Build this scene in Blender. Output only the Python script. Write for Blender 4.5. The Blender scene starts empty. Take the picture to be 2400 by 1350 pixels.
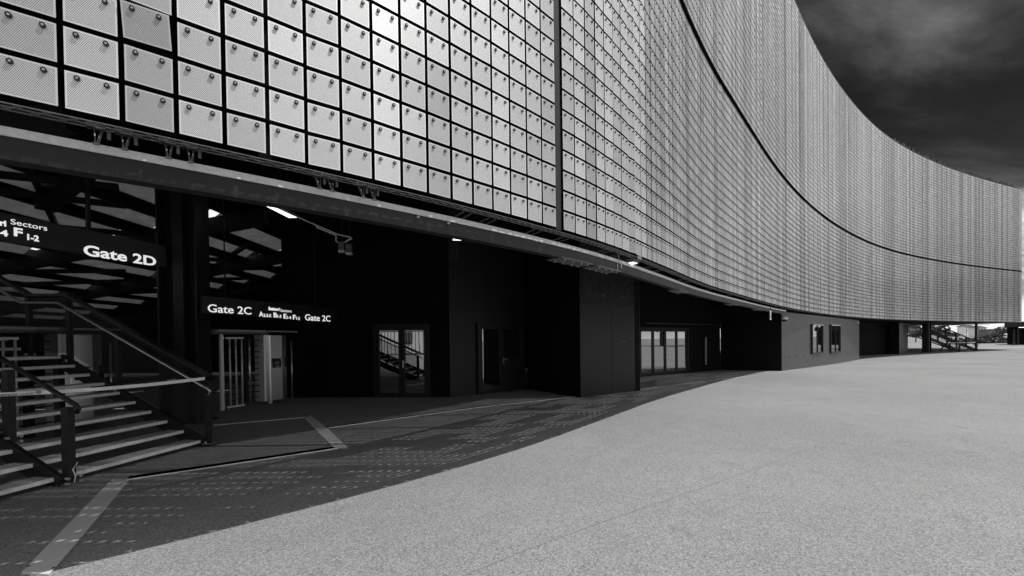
import bpy, math, random
import numpy as np
from mathutils import Matrix, Vector
random.seed(7); rng = np.random.default_rng(7)
R = math.radians
scene = bpy.context.scene
col = scene.collection

# ------------------------------------------------------------------ camera
EYE = 1.65; FPX = 960.0; CX = 1200.0; PY = 807.5
roll, pitch = R(0.73), R(0.6)
f_ = np.array([0, math.cos(pitch), -math.sin(pitch)])
_r = np.array([1.0, 0, 0]); _u = np.cross(_r, f_)
r_ = math.cos(roll)*_r - math.sin(roll)*_u
u_ = math.sin(roll)*_r + math.cos(roll)*_u
O_ = np.array([0, 0, EYE])
cam = bpy.data.cameras.new('camera'); camo = bpy.data.objects.new('camera', cam); col.objects.link(camo)
cam.sensor_width = 36; cam.lens = 36*FPX/2400
cam.shift_y = (PY-675)/2400
cam.clip_start = 0.05; cam.clip_end = 4000
camo.matrix_world = Matrix(((r_[0], u_[0], -f_[0], 0), (r_[1], u_[1], -f_[1], 0), (r_[2], u_[2], -f_[2], EYE), (0, 0, 0, 1)))
scene.camera = camo

# ------------------------------------------------------------------ light
SUN_EL = R(65)
w = bpy.data.worlds.new('World'); scene.world = w; w.use_nodes = True
nt = w.node_tree; nt.nodes.clear()
def N(nt, typ, **k):
    n = nt.nodes.new(typ)
    for a, b in k.items(): setattr(n, a, b)
    return n
def mth(nt, op, a, b=None, c=None, clamp=False):
    n = nt.nodes.new('ShaderNodeMath'); n.operation = op; n.use_clamp = clamp
    for i, v in enumerate((a, b, c)):
        if v is None: continue
        if isinstance(v, (int, float)): n.inputs[i].default_value = v
        else: nt.links.new(v, n.inputs[i])
    return n.outputs[0]
sky = N(nt, 'ShaderNodeTexSky', sky_type='NISHITA', sun_disc=False)
sky.sun_elevation = SUN_EL; sky.sun_rotation = R(90)
sky.air_density = 1.0; sky.dust_density = 1.6; sky.ozone_density = 1.0; sky.altitude = 100
sep = N(nt, 'ShaderNodeSeparateColor'); nt.links.new(sky.outputs[0], sep.inputs[0])
# black and white photograph behind a red filter: the sky's red channel only, with thin clouds
tc = N(nt, 'ShaderNodeTexCoord')
sx = N(nt, 'ShaderNodeSeparateXYZ'); nt.links.new(tc.outputs['Generated'], sx.inputs[0])
zc = mth(nt, 'ADD', mth(nt, 'MAXIMUM', sx.outputs[2], 0.0), 0.16)
cmb = N(nt, 'ShaderNodeCombineXYZ')
nt.links.new(mth(nt, 'DIVIDE', sx.outputs[0], zc), cmb.inputs[0])
nt.links.new(mth(nt, 'DIVIDE', sx.outputs[1], zc), cmb.inputs[1])
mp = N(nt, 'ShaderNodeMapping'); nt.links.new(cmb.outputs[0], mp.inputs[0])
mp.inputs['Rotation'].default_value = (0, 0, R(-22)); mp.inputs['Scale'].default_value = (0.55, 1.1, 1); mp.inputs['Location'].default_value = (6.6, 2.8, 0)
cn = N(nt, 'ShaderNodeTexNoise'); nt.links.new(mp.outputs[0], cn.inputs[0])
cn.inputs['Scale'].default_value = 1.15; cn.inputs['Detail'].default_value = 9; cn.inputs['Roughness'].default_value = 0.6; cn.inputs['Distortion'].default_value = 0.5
# cloud thinned in the visible sky, bright cloud added elsewhere to fill the shade
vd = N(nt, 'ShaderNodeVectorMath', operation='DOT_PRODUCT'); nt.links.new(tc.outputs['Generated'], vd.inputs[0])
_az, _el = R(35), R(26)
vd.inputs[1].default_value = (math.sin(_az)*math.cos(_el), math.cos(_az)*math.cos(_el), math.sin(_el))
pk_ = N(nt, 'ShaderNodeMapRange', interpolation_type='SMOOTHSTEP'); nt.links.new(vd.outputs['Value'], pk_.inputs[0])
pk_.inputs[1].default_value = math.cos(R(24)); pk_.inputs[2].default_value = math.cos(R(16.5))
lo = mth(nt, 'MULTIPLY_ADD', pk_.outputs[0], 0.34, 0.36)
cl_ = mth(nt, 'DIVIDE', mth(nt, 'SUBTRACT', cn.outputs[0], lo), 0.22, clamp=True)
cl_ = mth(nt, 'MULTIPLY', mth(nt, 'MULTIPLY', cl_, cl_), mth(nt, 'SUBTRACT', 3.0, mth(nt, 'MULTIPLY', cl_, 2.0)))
wisp = mth(nt, 'DIVIDE', mth(nt, 'SUBTRACT', cn.outputs[0], 0.40), 0.35, clamp=True)
haze = mth(nt, 'POWER', 2.718, mth(nt, 'MULTIPLY', mth(nt, 'MAXIMUM', sx.outputs[2], 0.0), -17.0))
base = mth(nt, 'MULTIPLY', mth(nt, 'POWER', sep.outputs[0], 1.3), 0.028)
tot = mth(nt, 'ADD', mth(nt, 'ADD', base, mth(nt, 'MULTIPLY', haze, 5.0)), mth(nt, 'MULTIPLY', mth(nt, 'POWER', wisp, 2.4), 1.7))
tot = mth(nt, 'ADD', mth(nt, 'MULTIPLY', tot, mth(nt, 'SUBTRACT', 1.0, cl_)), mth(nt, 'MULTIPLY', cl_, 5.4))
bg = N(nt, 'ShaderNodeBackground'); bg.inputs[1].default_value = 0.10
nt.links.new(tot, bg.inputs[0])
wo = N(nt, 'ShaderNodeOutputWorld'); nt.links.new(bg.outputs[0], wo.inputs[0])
sun = bpy.data.lights.new('sun', 'SUN'); sun.energy = 2.25; sun.angle = R(0.4); sun.color = (1, 0.99, 0.98)
suno = bpy.data.objects.new('sun', sun); col.objects.link(suno)
suno.rotation_euler = (0, R(90)-SUN_EL, 0)          # sunlight travels towards -X and down
vs = scene.view_settings
vs.view_transform = 'Standard'; vs.look = 'None'; vs.gamma = 1; vs.use_curve_mapping = False; vs.exposure = 0.84

# ------------------------------------------------------------------ pixel helpers (positions measured on the photo, solved on real planes)
def ray(x, y): return f_+(x-CX)/FPX*r_-(y-PY)/FPX*u_
def gz(Y):                                           # the plaza dips a little towards the far end
    t = min(max((Y-14)/18, 0), 1); return -0.30*t*t*(3-2*t)
def at_z(x, y, z):
    d = ray(x, y); return O_+(z-EYE)/d[2]*d
def at_y(x, y, Y):
    d = ray(x, y); return O_+Y/d[1]*d
def gpt(x, y):
    z = 0.0
    for _ in range(12):
        P = at_z(x, y, z); z = gz(P[1])
    return P
def on_plane(x, y, p, n):
    d = ray(x, y); n = np.asarray(n, float); return O_+np.dot(np.asarray(p, float)-O_, n)/np.dot(d, n)*d
def proj(P):
    v = np.asarray(P, float)-O_; z = v@f_
    return CX+FPX*(v@r_)/z, PY-FPX*(v@u_)/z, z

# ------------------------------------------------------------------ materials
M = {}
def mat(name, base, rough=0.6, metal=0.0, var=0.15, scale=6.0, bump=0.0, bscale=None, spec=0.5, detail=4, stretch=(1, 1, 1)):
    m = bpy.data.materials.new(name); m.use_nodes = True; nt = m.node_tree
    b = nt.nodes['Principled BSDF']
    b.inputs['Roughness'].default_value = rough; b.inputs['Metallic'].default_value = metal
    b.inputs['Specular IOR Level'].default_value = spec
    tc = N(nt, 'ShaderNodeTexCoord'); mp = N(nt, 'ShaderNodeMapping'); nt.links.new(tc.outputs['Object'], mp.inputs[0])
    mp.inputs['Scale'].default_value = stretch
    n = N(nt, 'ShaderNodeTexNoise'); nt.links.new(mp.outputs[0], n.inputs[0])
    n.inputs['Scale'].default_value = scale; n.inputs['Detail'].default_value = detail; n.inputs['Roughness'].default_value = 0.65
    f = mth(nt, 'MULTIPLY_ADD', n.outputs[0], 2*var, 1-var)
    v = mth(nt, 'MULTIPLY', f, base)
    cc = N(nt, 'ShaderNodeCombineColor')
    for i in range(3): nt.links.new(v, cc.inputs[i])
    nt.links.new(cc.outputs[0], b.inputs['Base Color'])
    rr = mth(nt, 'MULTIPLY_ADD', n.outputs[0], 0.16, rough-0.08, clamp=True); nt.links.new(rr, b.inputs['Roughness'])
    if bump:
        n2 = N(nt, 'ShaderNodeTexNoise'); nt.links.new(mp.outputs[0], n2.inputs[0]); n2.inputs['Scale'].default_value = bscale or scale*8
        bp = N(nt, 'ShaderNodeBump'); bp.inputs['Strength'].default_value = bump; bp.inputs['Distance'].default_value = 0.01
        nt.links.new(n2.outputs[0], bp.inputs['Height']); nt.links.new(bp.outputs[0], b.inputs['Normal'])
    M[name] = m; return m
mat('black_steel', 0.016, 0.5, 0, 0.3, 5, 0.1, spec=0.3)
mat('dark_steel', 0.018, 0.45, 0.1, 0.3, 4, 0.15, 60, spec=0.35)
mat('grey_steel', 0.16, 0.5, 0.4, 0.35, 14, 0.3, 90)
mat('galvanised', 0.42, 0.45, 0.6, 0.35, 25, 0.2, 80)
mat('stainless', 0.80, 0.30, 0.92, 0.02, 0.4)
mat('bar_steel', 0.8, 0.35, 0.3, 0.1, 9)
mat('pale_edge', 0.80, 0.5, 0, 0.3, 18, 0.3, 90)
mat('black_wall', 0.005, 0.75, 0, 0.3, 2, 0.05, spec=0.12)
mat('sunlit_tint', 0.62, 0.6, 0, 0.35, 30, 0.4, 90)  # pale tone painted for leaked sunlight on the edge beam
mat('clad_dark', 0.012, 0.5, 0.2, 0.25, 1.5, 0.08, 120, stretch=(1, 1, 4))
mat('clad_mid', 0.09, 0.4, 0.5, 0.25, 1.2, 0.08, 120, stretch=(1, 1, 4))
mat('concrete', 0.85, 0.8, 0, 0.25, 5, 0.3, 60)
mat('concrete_grey', 0.28, 0.85, 0, 0.25, 6, 0.3, 70)
mat('tread_grate', 0.46, 0.6, 0.1, 0.4, 16, 0.5, 120)
mat('white_paint', 0.8, 0.5, 0, 0.05, 5)
mat('tape_white', 0.95, 0.45, 0, 0.04, 8)
mat('print_black', 0.02, 0.5, 0, 0.1, 5)
mat('print_grey', 0.30, 0.5, 0, 0.1, 5)
mat('sign_black', 0.018, 0.4, 0, 0.2, 3)
mat('sign_grey', 0.045, 0.45, 0, 0.2, 3)
mat('plaster', 0.45, 0.8, 0, 0.15, 1)
mat('plaster_dark', 0.14, 0.8, 0, 0.2, 1)
mat('roof_tile', 0.04, 0.8, 0, 0.3, 3)
mat('plate_metal', 0.58, 0.5, 0.0, 0.2, 3, 0.15, 150)
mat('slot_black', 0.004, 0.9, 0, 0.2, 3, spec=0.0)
mat('bark', 0.06, 0.9, 0, 0.4, 8, 0.5, 20)
mat('leaf', 0.07, 0.6, 0, 0.5, 1.2)
mat('screen', 0.2, 0.2, 0, 0.1, 5)

def glass_mat(name, refl):
    m = bpy.data.materials.new(name); m.use_nodes = True; nt = m.node_tree; nt.nodes.clear()
    g = N(nt, 'ShaderNodeBsdfGlossy'); g.inputs['Roughness'].default_value = 0.015; g.inputs['Color'].default_value = (0.95, 0.95, 0.95, 1)
    d = N(nt, 'ShaderNodeBsdfDiffuse'); d.inputs['Color'].default_value = (0.006, 0.006, 0.006, 1)
    n = N(nt, 'ShaderNodeTexNoise'); n.inputs['Scale'].default_value = 0.9
    bp = N(nt, 'ShaderNodeBump'); bp.inputs['Strength'].default_value = 0.05; bp.inputs['Distance'].default_value = 0.02
    nt.links.new(n.outputs[0], bp.inputs['Height']); nt.links.new(bp.outputs[0], g.inputs['Normal'])
    mx = N(nt, 'ShaderNodeMixShader'); mx.inputs[0].default_value = refl
    o = N(nt, 'ShaderNodeOutputMaterial')
    nt.links.new(d.outputs[0], mx.inputs[1]); nt.links.new(g.outputs[0], mx.inputs[2]); nt.links.new(mx.outputs[0], o.inputs[0])
    M[name] = m
glass_mat('glass', 0.45)
glass_mat('glass_dim', 0.16)

def translucent_mat(name, base, tr):
    m = bpy.data.materials.new(name); m.use_nodes = True; nt = m.node_tree; nt.nodes.clear()
    tc = N(nt, 'ShaderNodeTexCoord'); n = N(nt, 'ShaderNodeTexNoise'); nt.links.new(tc.outputs['Object'], n.inputs[0]); n.inputs['Scale'].default_value = 5; n.inputs['Detail'].default_value = 5
    f = mth(nt, 'MULTIPLY_ADD', n.outputs[0], 0.5, 0.75)
    d = N(nt, 'ShaderNodeBsdfDiffuse'); t = N(nt, 'ShaderNodeBsdfTranslucent'); a = N(nt, 'ShaderNodeAddShader'); o = N(nt, 'ShaderNodeOutputMaterial')
    for sh, k in ((d, base), (t, tr)):
        c = N(nt, 'ShaderNodeCombineColor'); v = mth(nt, 'MULTIPLY', f, k)
        for i in range(3): nt.links.new(v, c.inputs[i])
        nt.links.new(c.outputs[0], sh.inputs[0])
    nt.links.new(d.outputs[0], a.inputs[0]); nt.links.new(t.outputs[0], a.inputs[1]); nt.links.new(a.outputs[0], o.inputs[0]); M[name] = m
translucent_mat('backlit_slab', 0.40, 0.21)  # slabs made translucent so daylight let in from above brightens them
translucent_mat('backlit_deck', 0.35, 0.55)  # deck pieces likewise, beneath ceiling holes added for daylight
def emit_mat(name, s):
    m = bpy.data.materials.new(name); m.use_nodes = True; b = m.node_tree.nodes['Principled BSDF']
    b.inputs['Base Color'].default_value = (0.8, 0.8, 0.8, 1)
    b.inputs['Emission Color'].default_value = (1, 1, 1, 1); b.inputs['Emission Strength'].default_value = s
    M[name] = m
emit_mat('lamp_face', 1.0)
emit_mat('lamp_tube', 1.3)
emit_mat('glow_letter', 0.40)  # glow added so the sign letters read white in the shade

# ground: resin-bound fine gravel
m = bpy.data.materials.new('paving'); m.use_nodes = True; nt = m.node_tree; b = nt.nodes['Principled BSDF']
tc = N(nt, 'ShaderNodeTexCoord')
def noise(nt, src, scale, detail=2, rough=0.5):
    n = N(nt, 'ShaderNodeTexNoise'); nt.links.new(src, n.inputs[0])
    n.inputs['Scale'].default_value = scale; n.inputs['Detail'].default_value = detail; n.inputs['Roughness'].default_value = rough
    return n.outputs[0]
OC = tc.outputs['Object']
vor = N(nt, 'ShaderNodeTexVoronoi'); nt.links.new(OC, vor.inputs[0]); vor.inputs['Scale'].default_value = 115
sepv = N(nt, 'ShaderNodeSeparateColor'); nt.links.new(vor.outputs['Color'], sepv.inputs[0])
grain = mth(nt, 'MULTIPLY_ADD', sepv.outputs[0], 0.90, 0.55)
fine = mth(nt, 'MULTIPLY_ADD', noise(nt, OC, 45, 3, 0.7), 0.7, 0.65)
big = mth(nt, 'MULTIPLY_ADD', noise(nt, OC, 0.22, 4, 0.6), 0.60, 0.70)
mid = mth(nt, 'MULTIPLY_ADD', noise(nt, OC, 2.2, 4, 0.6), 0.22, 0.89)
v = mth(nt, 'MULTIPLY', mth(nt, 'MULTIPLY', grain, fine), mth(nt, 'MULTIPLY', big, mid))
stn = N(nt, 'ShaderNodeMapRange', interpolation_type='SMOOTHSTEP'); nt.links.new(noise(nt, OC, 0.9, 6, 0.7), stn.inputs[0])
stn.inputs[1].default_value = 0.58; stn.inputs[2].default_value = 0.72; stn.inputs[3].default_value = 1.0; stn.inputs[4].default_value = 0.78
spk = N(nt, 'ShaderNodeTexVoronoi'); nt.links.new(OC, spk.inputs[0]); spk.inputs['Scale'].default_value = 1.6
sd_ = mth(nt, 'LESS_THAN', spk.outputs['Distance'], 0.028)
v = mth(nt, 'MULTIPLY', mth(nt, 'MULTIPLY', v, stn.outputs[0]), mth(nt, 'MULTIPLY_ADD', sd_, -0.6, 1.0))
v = mth(nt, 'MULTIPLY', v, 0.222)
cc = N(nt, 'ShaderNodeCombineColor')
for i in range(3): nt.links.new(v, cc.inputs[i])
nt.links.new(cc.outputs[0], b.inputs['Base Color']); b.inputs['Roughness'].default_value = 0.85; b.inputs['Specular IOR Level'].default_value = 0.25
bp = N(nt, 'ShaderNodeBump'); bp.inputs['Strength'].default_value = 0.5; bp.inputs['Distance'].default_value = 0.004
nt.links.new(vor.outputs['Distance'], bp.inputs['Height']); nt.links.new(bp.outputs[0], b.inputs['Normal'])
M['paving'] = m

# facade panel: perforated anodised sheet, uv in metres on the panel
PW, PH = 0.2370, 0.2265
def panel_mat(name, per_object):
    m = bpy.data.materials.new(name); m.use_nodes = True; nt = m.node_tree; b = nt.nodes['Principled BSDF']
    uv = N(nt, 'ShaderNodeUVMap'); s = N(nt, 'ShaderNodeSeparateXYZ'); nt.links.new(uv.outputs[0], s.inputs[0])
    px = 0.0086; py = px*0.866
    ry = mth(nt, 'DIVIDE', s.outputs[1], py); row = mth(nt, 'FLOOR', ry)
    off = mth(nt, 'MULTIPLY', mth(nt, 'MODULO', row, 2.0), 0.5)
    fx = mth(nt, 'SUBTRACT', mth(nt, 'FRACT', mth(nt, 'ADD', mth(nt, 'DIVIDE', s.outputs[0], px), off)), 0.5)
    fy = mth(nt, 'MULTIPLY', mth(nt, 'SUBTRACT', mth(nt, 'FRACT', ry), 0.5), 0.866)
    d2 = mth(nt, 'ADD', mth(nt, 'MULTIPLY', fx, fx), mth(nt, 'MULTIPLY', fy, fy))
    hole = mth(nt, 'LESS_THAN', d2, 0.29**2)
    ex = mth(nt, 'LESS_THAN', mth(nt, 'ABSOLUTE', s.outputs[0]), PW/2-0.009)
    ey = mth(nt, 'LESS_THAN', mth(nt, 'ABSOLUTE', s.outputs[1]), PH/2-0.009)
    hole = mth(nt, 'MULTIPLY', hole, mth(nt, 'MULTIPLY', ex, ey))
    if per_object:
        oi = N(nt, 'ShaderNodeObjectInfo'); tone = oi.outputs['Color']
    else:
        at = N(nt, 'ShaderNodeAttribute', attribute_name='tone'); tone = at.outputs['Fac']
    tc = N(nt, 'ShaderNodeTexCoord')
    sm = noise(nt, tc.outputs['Object'], 3.0, 4, 0.6)
    col_ = mth(nt, 'MULTIPLY', mth(nt, 'MULTIPLY_ADD', tone, 0.50, 0.55), mth(nt, 'MULTIPLY_ADD', sm, 0.16, 0.92))
    v = mth(nt, 'MULTIPLY', mth(nt, 'MULTIPLY', col_, 0.84), mth(nt, 'MULTIPLY_ADD', hole, -0.97, 1.0))
    cc = N(nt, 'ShaderNodeCombineColor')
    for i in range(3): nt.links.new(v, cc.inputs[i])
    nt.links.new(cc.outputs[0], b.inputs['Base Color'])
    b.inputs['Metallic'].default_value = 0.85
    b.inputs['Roughness'].default_value = 0.47; b.inputs['Coat Weight'].default_value = 0.35; b.inputs['Coat Roughness'].default_value = 0.08; b.inputs['Coat IOR'].default_value = 1.6
    nt.links.new(mth(nt, 'MULTIPLY_ADD', hole, -0.5, 0.5), b.inputs['Specular IOR Level'])
    M[name] = m
panel_mat('panel_single', True); panel_mat('panel_many', False)

# perforated infill of the stair rails
m = bpy.data.materials.new('perforated'); m.use_nodes = True; nt = m.node_tree; nt.nodes.clear()
uv = N(nt, 'ShaderNodeUVMap'); s = N(nt, 'ShaderNodeSeparateXYZ'); nt.links.new(uv.outputs[0], s.inputs[0])
px = 0.02; py = px*0.866
ry = mth(nt, 'DIVIDE', s.outputs[1], py); row = mth(nt, 'FLOOR', ry)
off = mth(nt, 'MULTIPLY', mth(nt, 'MODULO', row, 2.0), 0.5)
fx = mth(nt, 'SUBTRACT', mth(nt, 'FRACT', mth(nt, 'ADD', mth(nt, 'DIVIDE', s.outputs[0], px), off)), 0.5)
fy = mth(nt, 'MULTIPLY', mth(nt, 'SUBTRACT', mth(nt, 'FRACT', ry), 0.5), 0.866)
d2 = mth(nt, 'ADD', mth(nt, 'MULTIPLY', fx, fx), mth(nt, 'MULTIPLY', fy, fy))
hole = mth(nt, 'LESS_THAN', d2, 0.38**2)
d = N(nt, 'ShaderNodeBsdfPrincipled'); d.inputs['Base Color'].default_value = (0.015,)*3+(1,); d.inputs['Roughness'].default_value = 0.5
t = N(nt, 'ShaderNodeBsdfTransparent'); mx = N(nt, 'ShaderNodeMixShader'); o = N(nt, 'ShaderNodeOutputMaterial')
nt.links.new(hole, mx.inputs[0]); nt.links.new(d.outputs[0], mx.inputs[1]); nt.links.new(t.outputs[0], mx.inputs[2]); nt.links.new(mx.outputs[0], o.inputs[0])
M['perforated'] = m

# ------------------------------------------------------------------ object helpers
def tag(o, label=None, cat=None, group=None, kind=None):
    if label: o['label'] = label
    if cat: o['category'] = cat
    if group: o['group'] = group
    if kind: o['kind'] = kind
    return o
def root_loc(o):
    while o.parent: o = o.parent
    return np.array(o.location)
def thing(name, label, cat, loc, group=None):
    o = bpy.data.objects.new(name, None); o.empty_display_size = 0.2; o.location = tuple(loc); col.objects.link(o)
    return tag(o, label, cat, group)
class MB:
    def __init__(s): s.v = []; s.f = []; s.uv = None
    def add(s, vs, fs):
        n = len(s.v); s.v += [tuple(map(float, q)) for q in vs]; s.f += [tuple(i+n for i in q) for q in fs]; return s
    def frame(s, o, a, b, c):                       # box from corner o and three edge vectors
        o, a, b, c = (np.asarray(q, float) for q in (o, a, b, c))
        if np.dot(np.cross(a, b), c) < 0: a, b = b, a
        vs = [o, o+a, o+a+b, o+b, o+c, o+a+c, o+a+b+c, o+b+c]
        return s.add(vs, [(0, 3, 2, 1), (4, 5, 6, 7), (0, 1, 5, 4), (1, 2, 6, 5), (2, 3, 7, 6), (3, 0, 4, 7)])
    def box(s, c, d, ang=0.0):
        ca, sa = math.cos(ang), math.sin(ang)
        a = np.array([ca, sa, 0])*d[0]; b = np.array([-sa, ca, 0])*d[1]; e = np.array([0, 0, 1.0])*d[2]
        return s.frame(np.asarray(c, float)-(a+b+e)/2, a, b, e)
    def bar(s, p, q, w, h, up=(0, 0, 1)):           # rectangular bar between two points, w sideways, h along up
        p = np.asarray(p, float); q = np.asarray(q, float); d = q-p; d0 = d/np.linalg.norm(d)
        sd = np.cross(d0, up)
        if np.linalg.norm(sd) < 1e-6: sd = np.cross(d0, (0, 1, 0))
        sd /= np.linalg.norm(sd); u = np.cross(sd, d0)
        return s.frame(p-sd*w/2-u*h/2, d, sd*w, u*h)
    def tube(s, pts, r, n=8):
        pts = [np.asarray(p, float) for p in pts]; k = len(pts); rings = []
        for i, p in enumerate(pts):
            d = pts[min(i+1, k-1)]-pts[max(i-1, 0)]; d = d/np.linalg.norm(d)
            a = np.cross(d, (0, 0, 1.0)) if abs(d[2]) < 0.95 else np.cross(d, (0, 1.0, 0)); a /= np.linalg.norm(a); b = np.cross(a, d)
            rr = r[i] if isinstance(r, (list, tuple)) else r
            rings.append([p+rr*(math.cos(2*math.pi*j/n)*a+math.sin(2*math.pi*j/n)*b) for j in range(n)])
        vs = [q for g in rings for q in g]; fs = []
        for i in range(k-1):
            for j in range(n): fs.append((i*n+j, i*n+(j+1) % n, (i+1)*n+(j+1) % n, (i+1)*n+j))
        fs.append(tuple(range(n))[::-1]); fs.append(tuple((k-1)*n+j for j in range(n)))
        return s.add(vs, fs)
    def prism(s, poly, z0, z1):                     # vertical prism over a plan polygon
        n = len(poly)
        vs = [(p[0], p[1], z0) for p in poly]+[(p[0], p[1], z1) for p in poly]
        return s.add(vs, [tuple(range(n))[::-1], tuple(range(n, 2*n))]+[(i, (i+1) % n, n+(i+1) % n, n+i) for i in range(n)])
    def build(s, name, mt, parent=None, bevel=0.0, smooth=False):
        me = bpy.data.meshes.new(name)
        off = root_loc(parent) if parent else np.zeros(3)
        me.from_pydata([tuple(np.asarray(q)-off) for q in s.v], [], s.f); me.validate()
        import bmesh
        bm = bmesh.new(); bm.from_mesh(me); bmesh.ops.recalc_face_normals(bm, faces=bm.faces); bm.to_mesh(me); bm.free()
        me.materials.append(M[mt] if isinstance(mt, str) else mt)
        if smooth:
            for p in me.polygons: p.use_smooth = True
        o = bpy.data.objects.new(name, me); col.objects.link(o)
        if parent: o.parent = parent
        if bevel:
            b = o.modifiers.new('bevel', 'BEVEL'); b.width = bevel; b.segments = 2; b.limit_method = 'ANGLE'
        return o
def copy_tree(o, parent=None):
    c = o.copy(); col.objects.link(c)
    if parent: c.parent = parent
    for ch in list(o.children): copy_tree(ch, c)
    return c
UP = np.array([0, 0, 1.0])
def v3(p, z): return np.array([p[0], p[1], z])

def text_mesh(body, bold=0.0, spacing=1.0):
    cu = bpy.data.curves.new('lettering', 'FONT'); cu.body = body; cu.size = 1.0; cu.offset = bold; cu.extrude = 0.004; cu.space_character = spacing
    cu.resolution_u = 4
    o = bpy.data.objects.new('lettering', cu); col.objects.link(o)
    bpy.context.view_layer.update()
    me = bpy.data.meshes.new_from_object(o.evaluated_get(bpy.context.evaluated_depsgraph_get()))
    bpy.data.objects.remove(o); bpy.data.curves.remove(cu)
    v = np.array([q.co[:] for q in me.vertices])
    return me, v
def letters(body, parent, mt, p0, dirx, width, capz, bold=0.02, spacing=1.0, out=0.004, name='lettering', cap_h=None):
    """a line of text from p0 (lower left of the first letter) along dirx, fitted to width and capital height"""
    me, v = text_mesh(body, bold, spacing)
    dirx = np.asarray(dirx, float); dirx /= np.linalg.norm(dirx); up = UP-np.dot(UP, dirx)*dirx; up /= np.linalg.norm(up)
    nrm = np.cross(dirx, up)
    x0, x1 = v[:, 0].min(), v[:, 0].max(); capf = 0.69
    sx = width/(x1-x0); sy = capz/capf
    P = np.asarray(p0, float)+np.outer((v[:, 0]-x0)*sx, dirx)+np.outer(v[:, 1]*sy, up)+np.outer(v[:, 2]*0.8+out, nrm)-root_loc(parent)
    for q, p in zip(me.vertices, P): q.co = p
    me.materials.clear(); me.materials.append(M[mt]); me.name = name
    o = bpy.data.objects.new(name, me); col.objects.link(o); o.parent = parent
    return o

# ------------------------------------------------------------------ facade plan curve
_kn = [-18, -6, -2, 0, 2, 5, 9, 14, 20, 28, 38, 50, 64, 74.55, 76.95, 83.05, 92]
_th = [25.2, 32.9, 40.7, 45.3, 51.4, 53.0, 48.2, 47.8, 44.9, 40.9, 36.3, 28.8, 23.2, 21.0, 47.0, 112.0, 112.0]
DS = 0.01; S_ = np.arange(-19, 92, DS); TH_ = np.interp(S_, _kn, np.radians(_th))
X_ = np.cumsum(np.cos(TH_))*DS; Y_ = np.cumsum(np.sin(TH_))*DS
_i0 = int(np.argmin(abs(S_))); X_ += 0.723-X_[_i0]; Y_ += 5.353-Y_[_i0]
def fc(s, perp=0.0):                                 # point of the facade at arc length s, perp metres behind it
    x = np.interp(s, S_, X_); y = np.interp(s, S_, Y_); th = np.interp(s, S_, TH_)
    return np.array([x-math.sin(th)*perp, y+math.cos(th)*perp])
def ft(s):
    th = float(np.interp(s, S_, TH_)); return np.array([math.cos(th), math.sin(th), 0]), np.array([math.sin(th), -math.cos(th), 0])
def sweep(mb, s0, s1, step, sec):
    """sweep a closed section [(perp, z), ...] along the facade curve"""
    n = max(2, int(round((s1-s0)/step))+1); ss = np.linspace(s0, s1, n); k = len(sec)
    vs = []
    for s in ss:
        for p, z in sec:
            q = fc(s, p); vs.append((q[0], q[1], z))
    fs = [tuple(range(k))[::-1], tuple((n-1)*k+j for j in range(k))]
    for i in range(n-1):
        for j in range(k): fs.append((i*k+j, i*k+(j+1) % k, (i+1)*k+(j+1) % k, (i+1)*k+j))
    return mb.add(vs, fs)

# ================================================================== GROUND
ys = [-1500, -60, -20, 0, 8, 13]+list(np.arange(14, 33, 1.5))+[33, 60, 120, 300, 2500]
g = MB(); xs = [-2000, -60, -20, 20, 60, 120, 2500]
g.add([(x, y, gz(y)) for y in ys for x in xs], [(j*len(xs)+i, j*len(xs)+i+1, (j+1)*len(xs)+i+1, (j+1)*len(xs)+i) for j in range(len(ys)-1) for i in range(len(xs)-1)])
ground = g.build('plaza_ground', 'paving'); tag(ground, kind='structure')
for k, (ya, yb) in enumerate(((808.5, 811), (814.5, 817.5))):      # darker bands of paving across the far plaza
    b_ = MB(); q = [gpt(2262, ya), gpt(2700, ya-5), gpt(2700, yb-5), gpt(2262, yb)]
    b_.add([v3(p, -0.30+0.004) for p in q], [(0, 1, 2, 3)]); o = b_.build('paving_band', 'concrete_grey'); tag(o, kind='structure')

# ================================================================== FACADE
ZB = EYE+1.41                                         # underside of the lowest row
PITCH = 0.2605; CP = 0.2665; N1, N2 = 23, 60; BAND = 0.12
SJ0, SJ1 = -0.20, -0.06                               # the wide vertical joint
facade = thing('stadium_facade', 'tall curving stadium facade of perforated square metal panels', 'facade', (*fc(0), 0))
FL = np.array(facade.location)
cols = [SJ0-CP*(k+0.5) for k in range(64)]
s = SJ1
far_joint = 74.55
n_r = int(round((far_joint-0.05-SJ1)/CP)); cpr = (far_joint-0.05-SJ1)/n_r
cols += [SJ1+cpr*(k+0.5) for k in range(n_r)]
n_e = 48
cols += [far_joint+0.05+CP*(k+0.5) for k in range(n_e)]
cols = np.array(sorted(cols))
def rowz(r): return ZB+PITCH*r+PITCH/2+(BAND if r >= N1 else 0)
# per column: yaw (some columns hang clearly turned), per panel: small random tilt
yaw = rng.normal(0, 1, len(cols))*np.where(cols > 12, R(2.4), R(1.3))
turned = rng.random(len(cols)) < 0.17
yaw[turned] += np.where(cols[turned] > 22, R(-10), R(-4.5))+rng.normal(0, R(1.2), turned.sum())
for i, sc in enumerate(cols):                         # one clearly darker column left of the wide joint
    if abs(sc-(SJ0-CP*10.5)) < 0.01: yaw[i] = R(-4.2)
    if SJ0-CP*9.0 < sc < SJ0: yaw[i] *= 0.7
C0 = np.stack([fc(sc) for sc in cols]); TT = np.interp(cols, S_, TH_)
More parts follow.
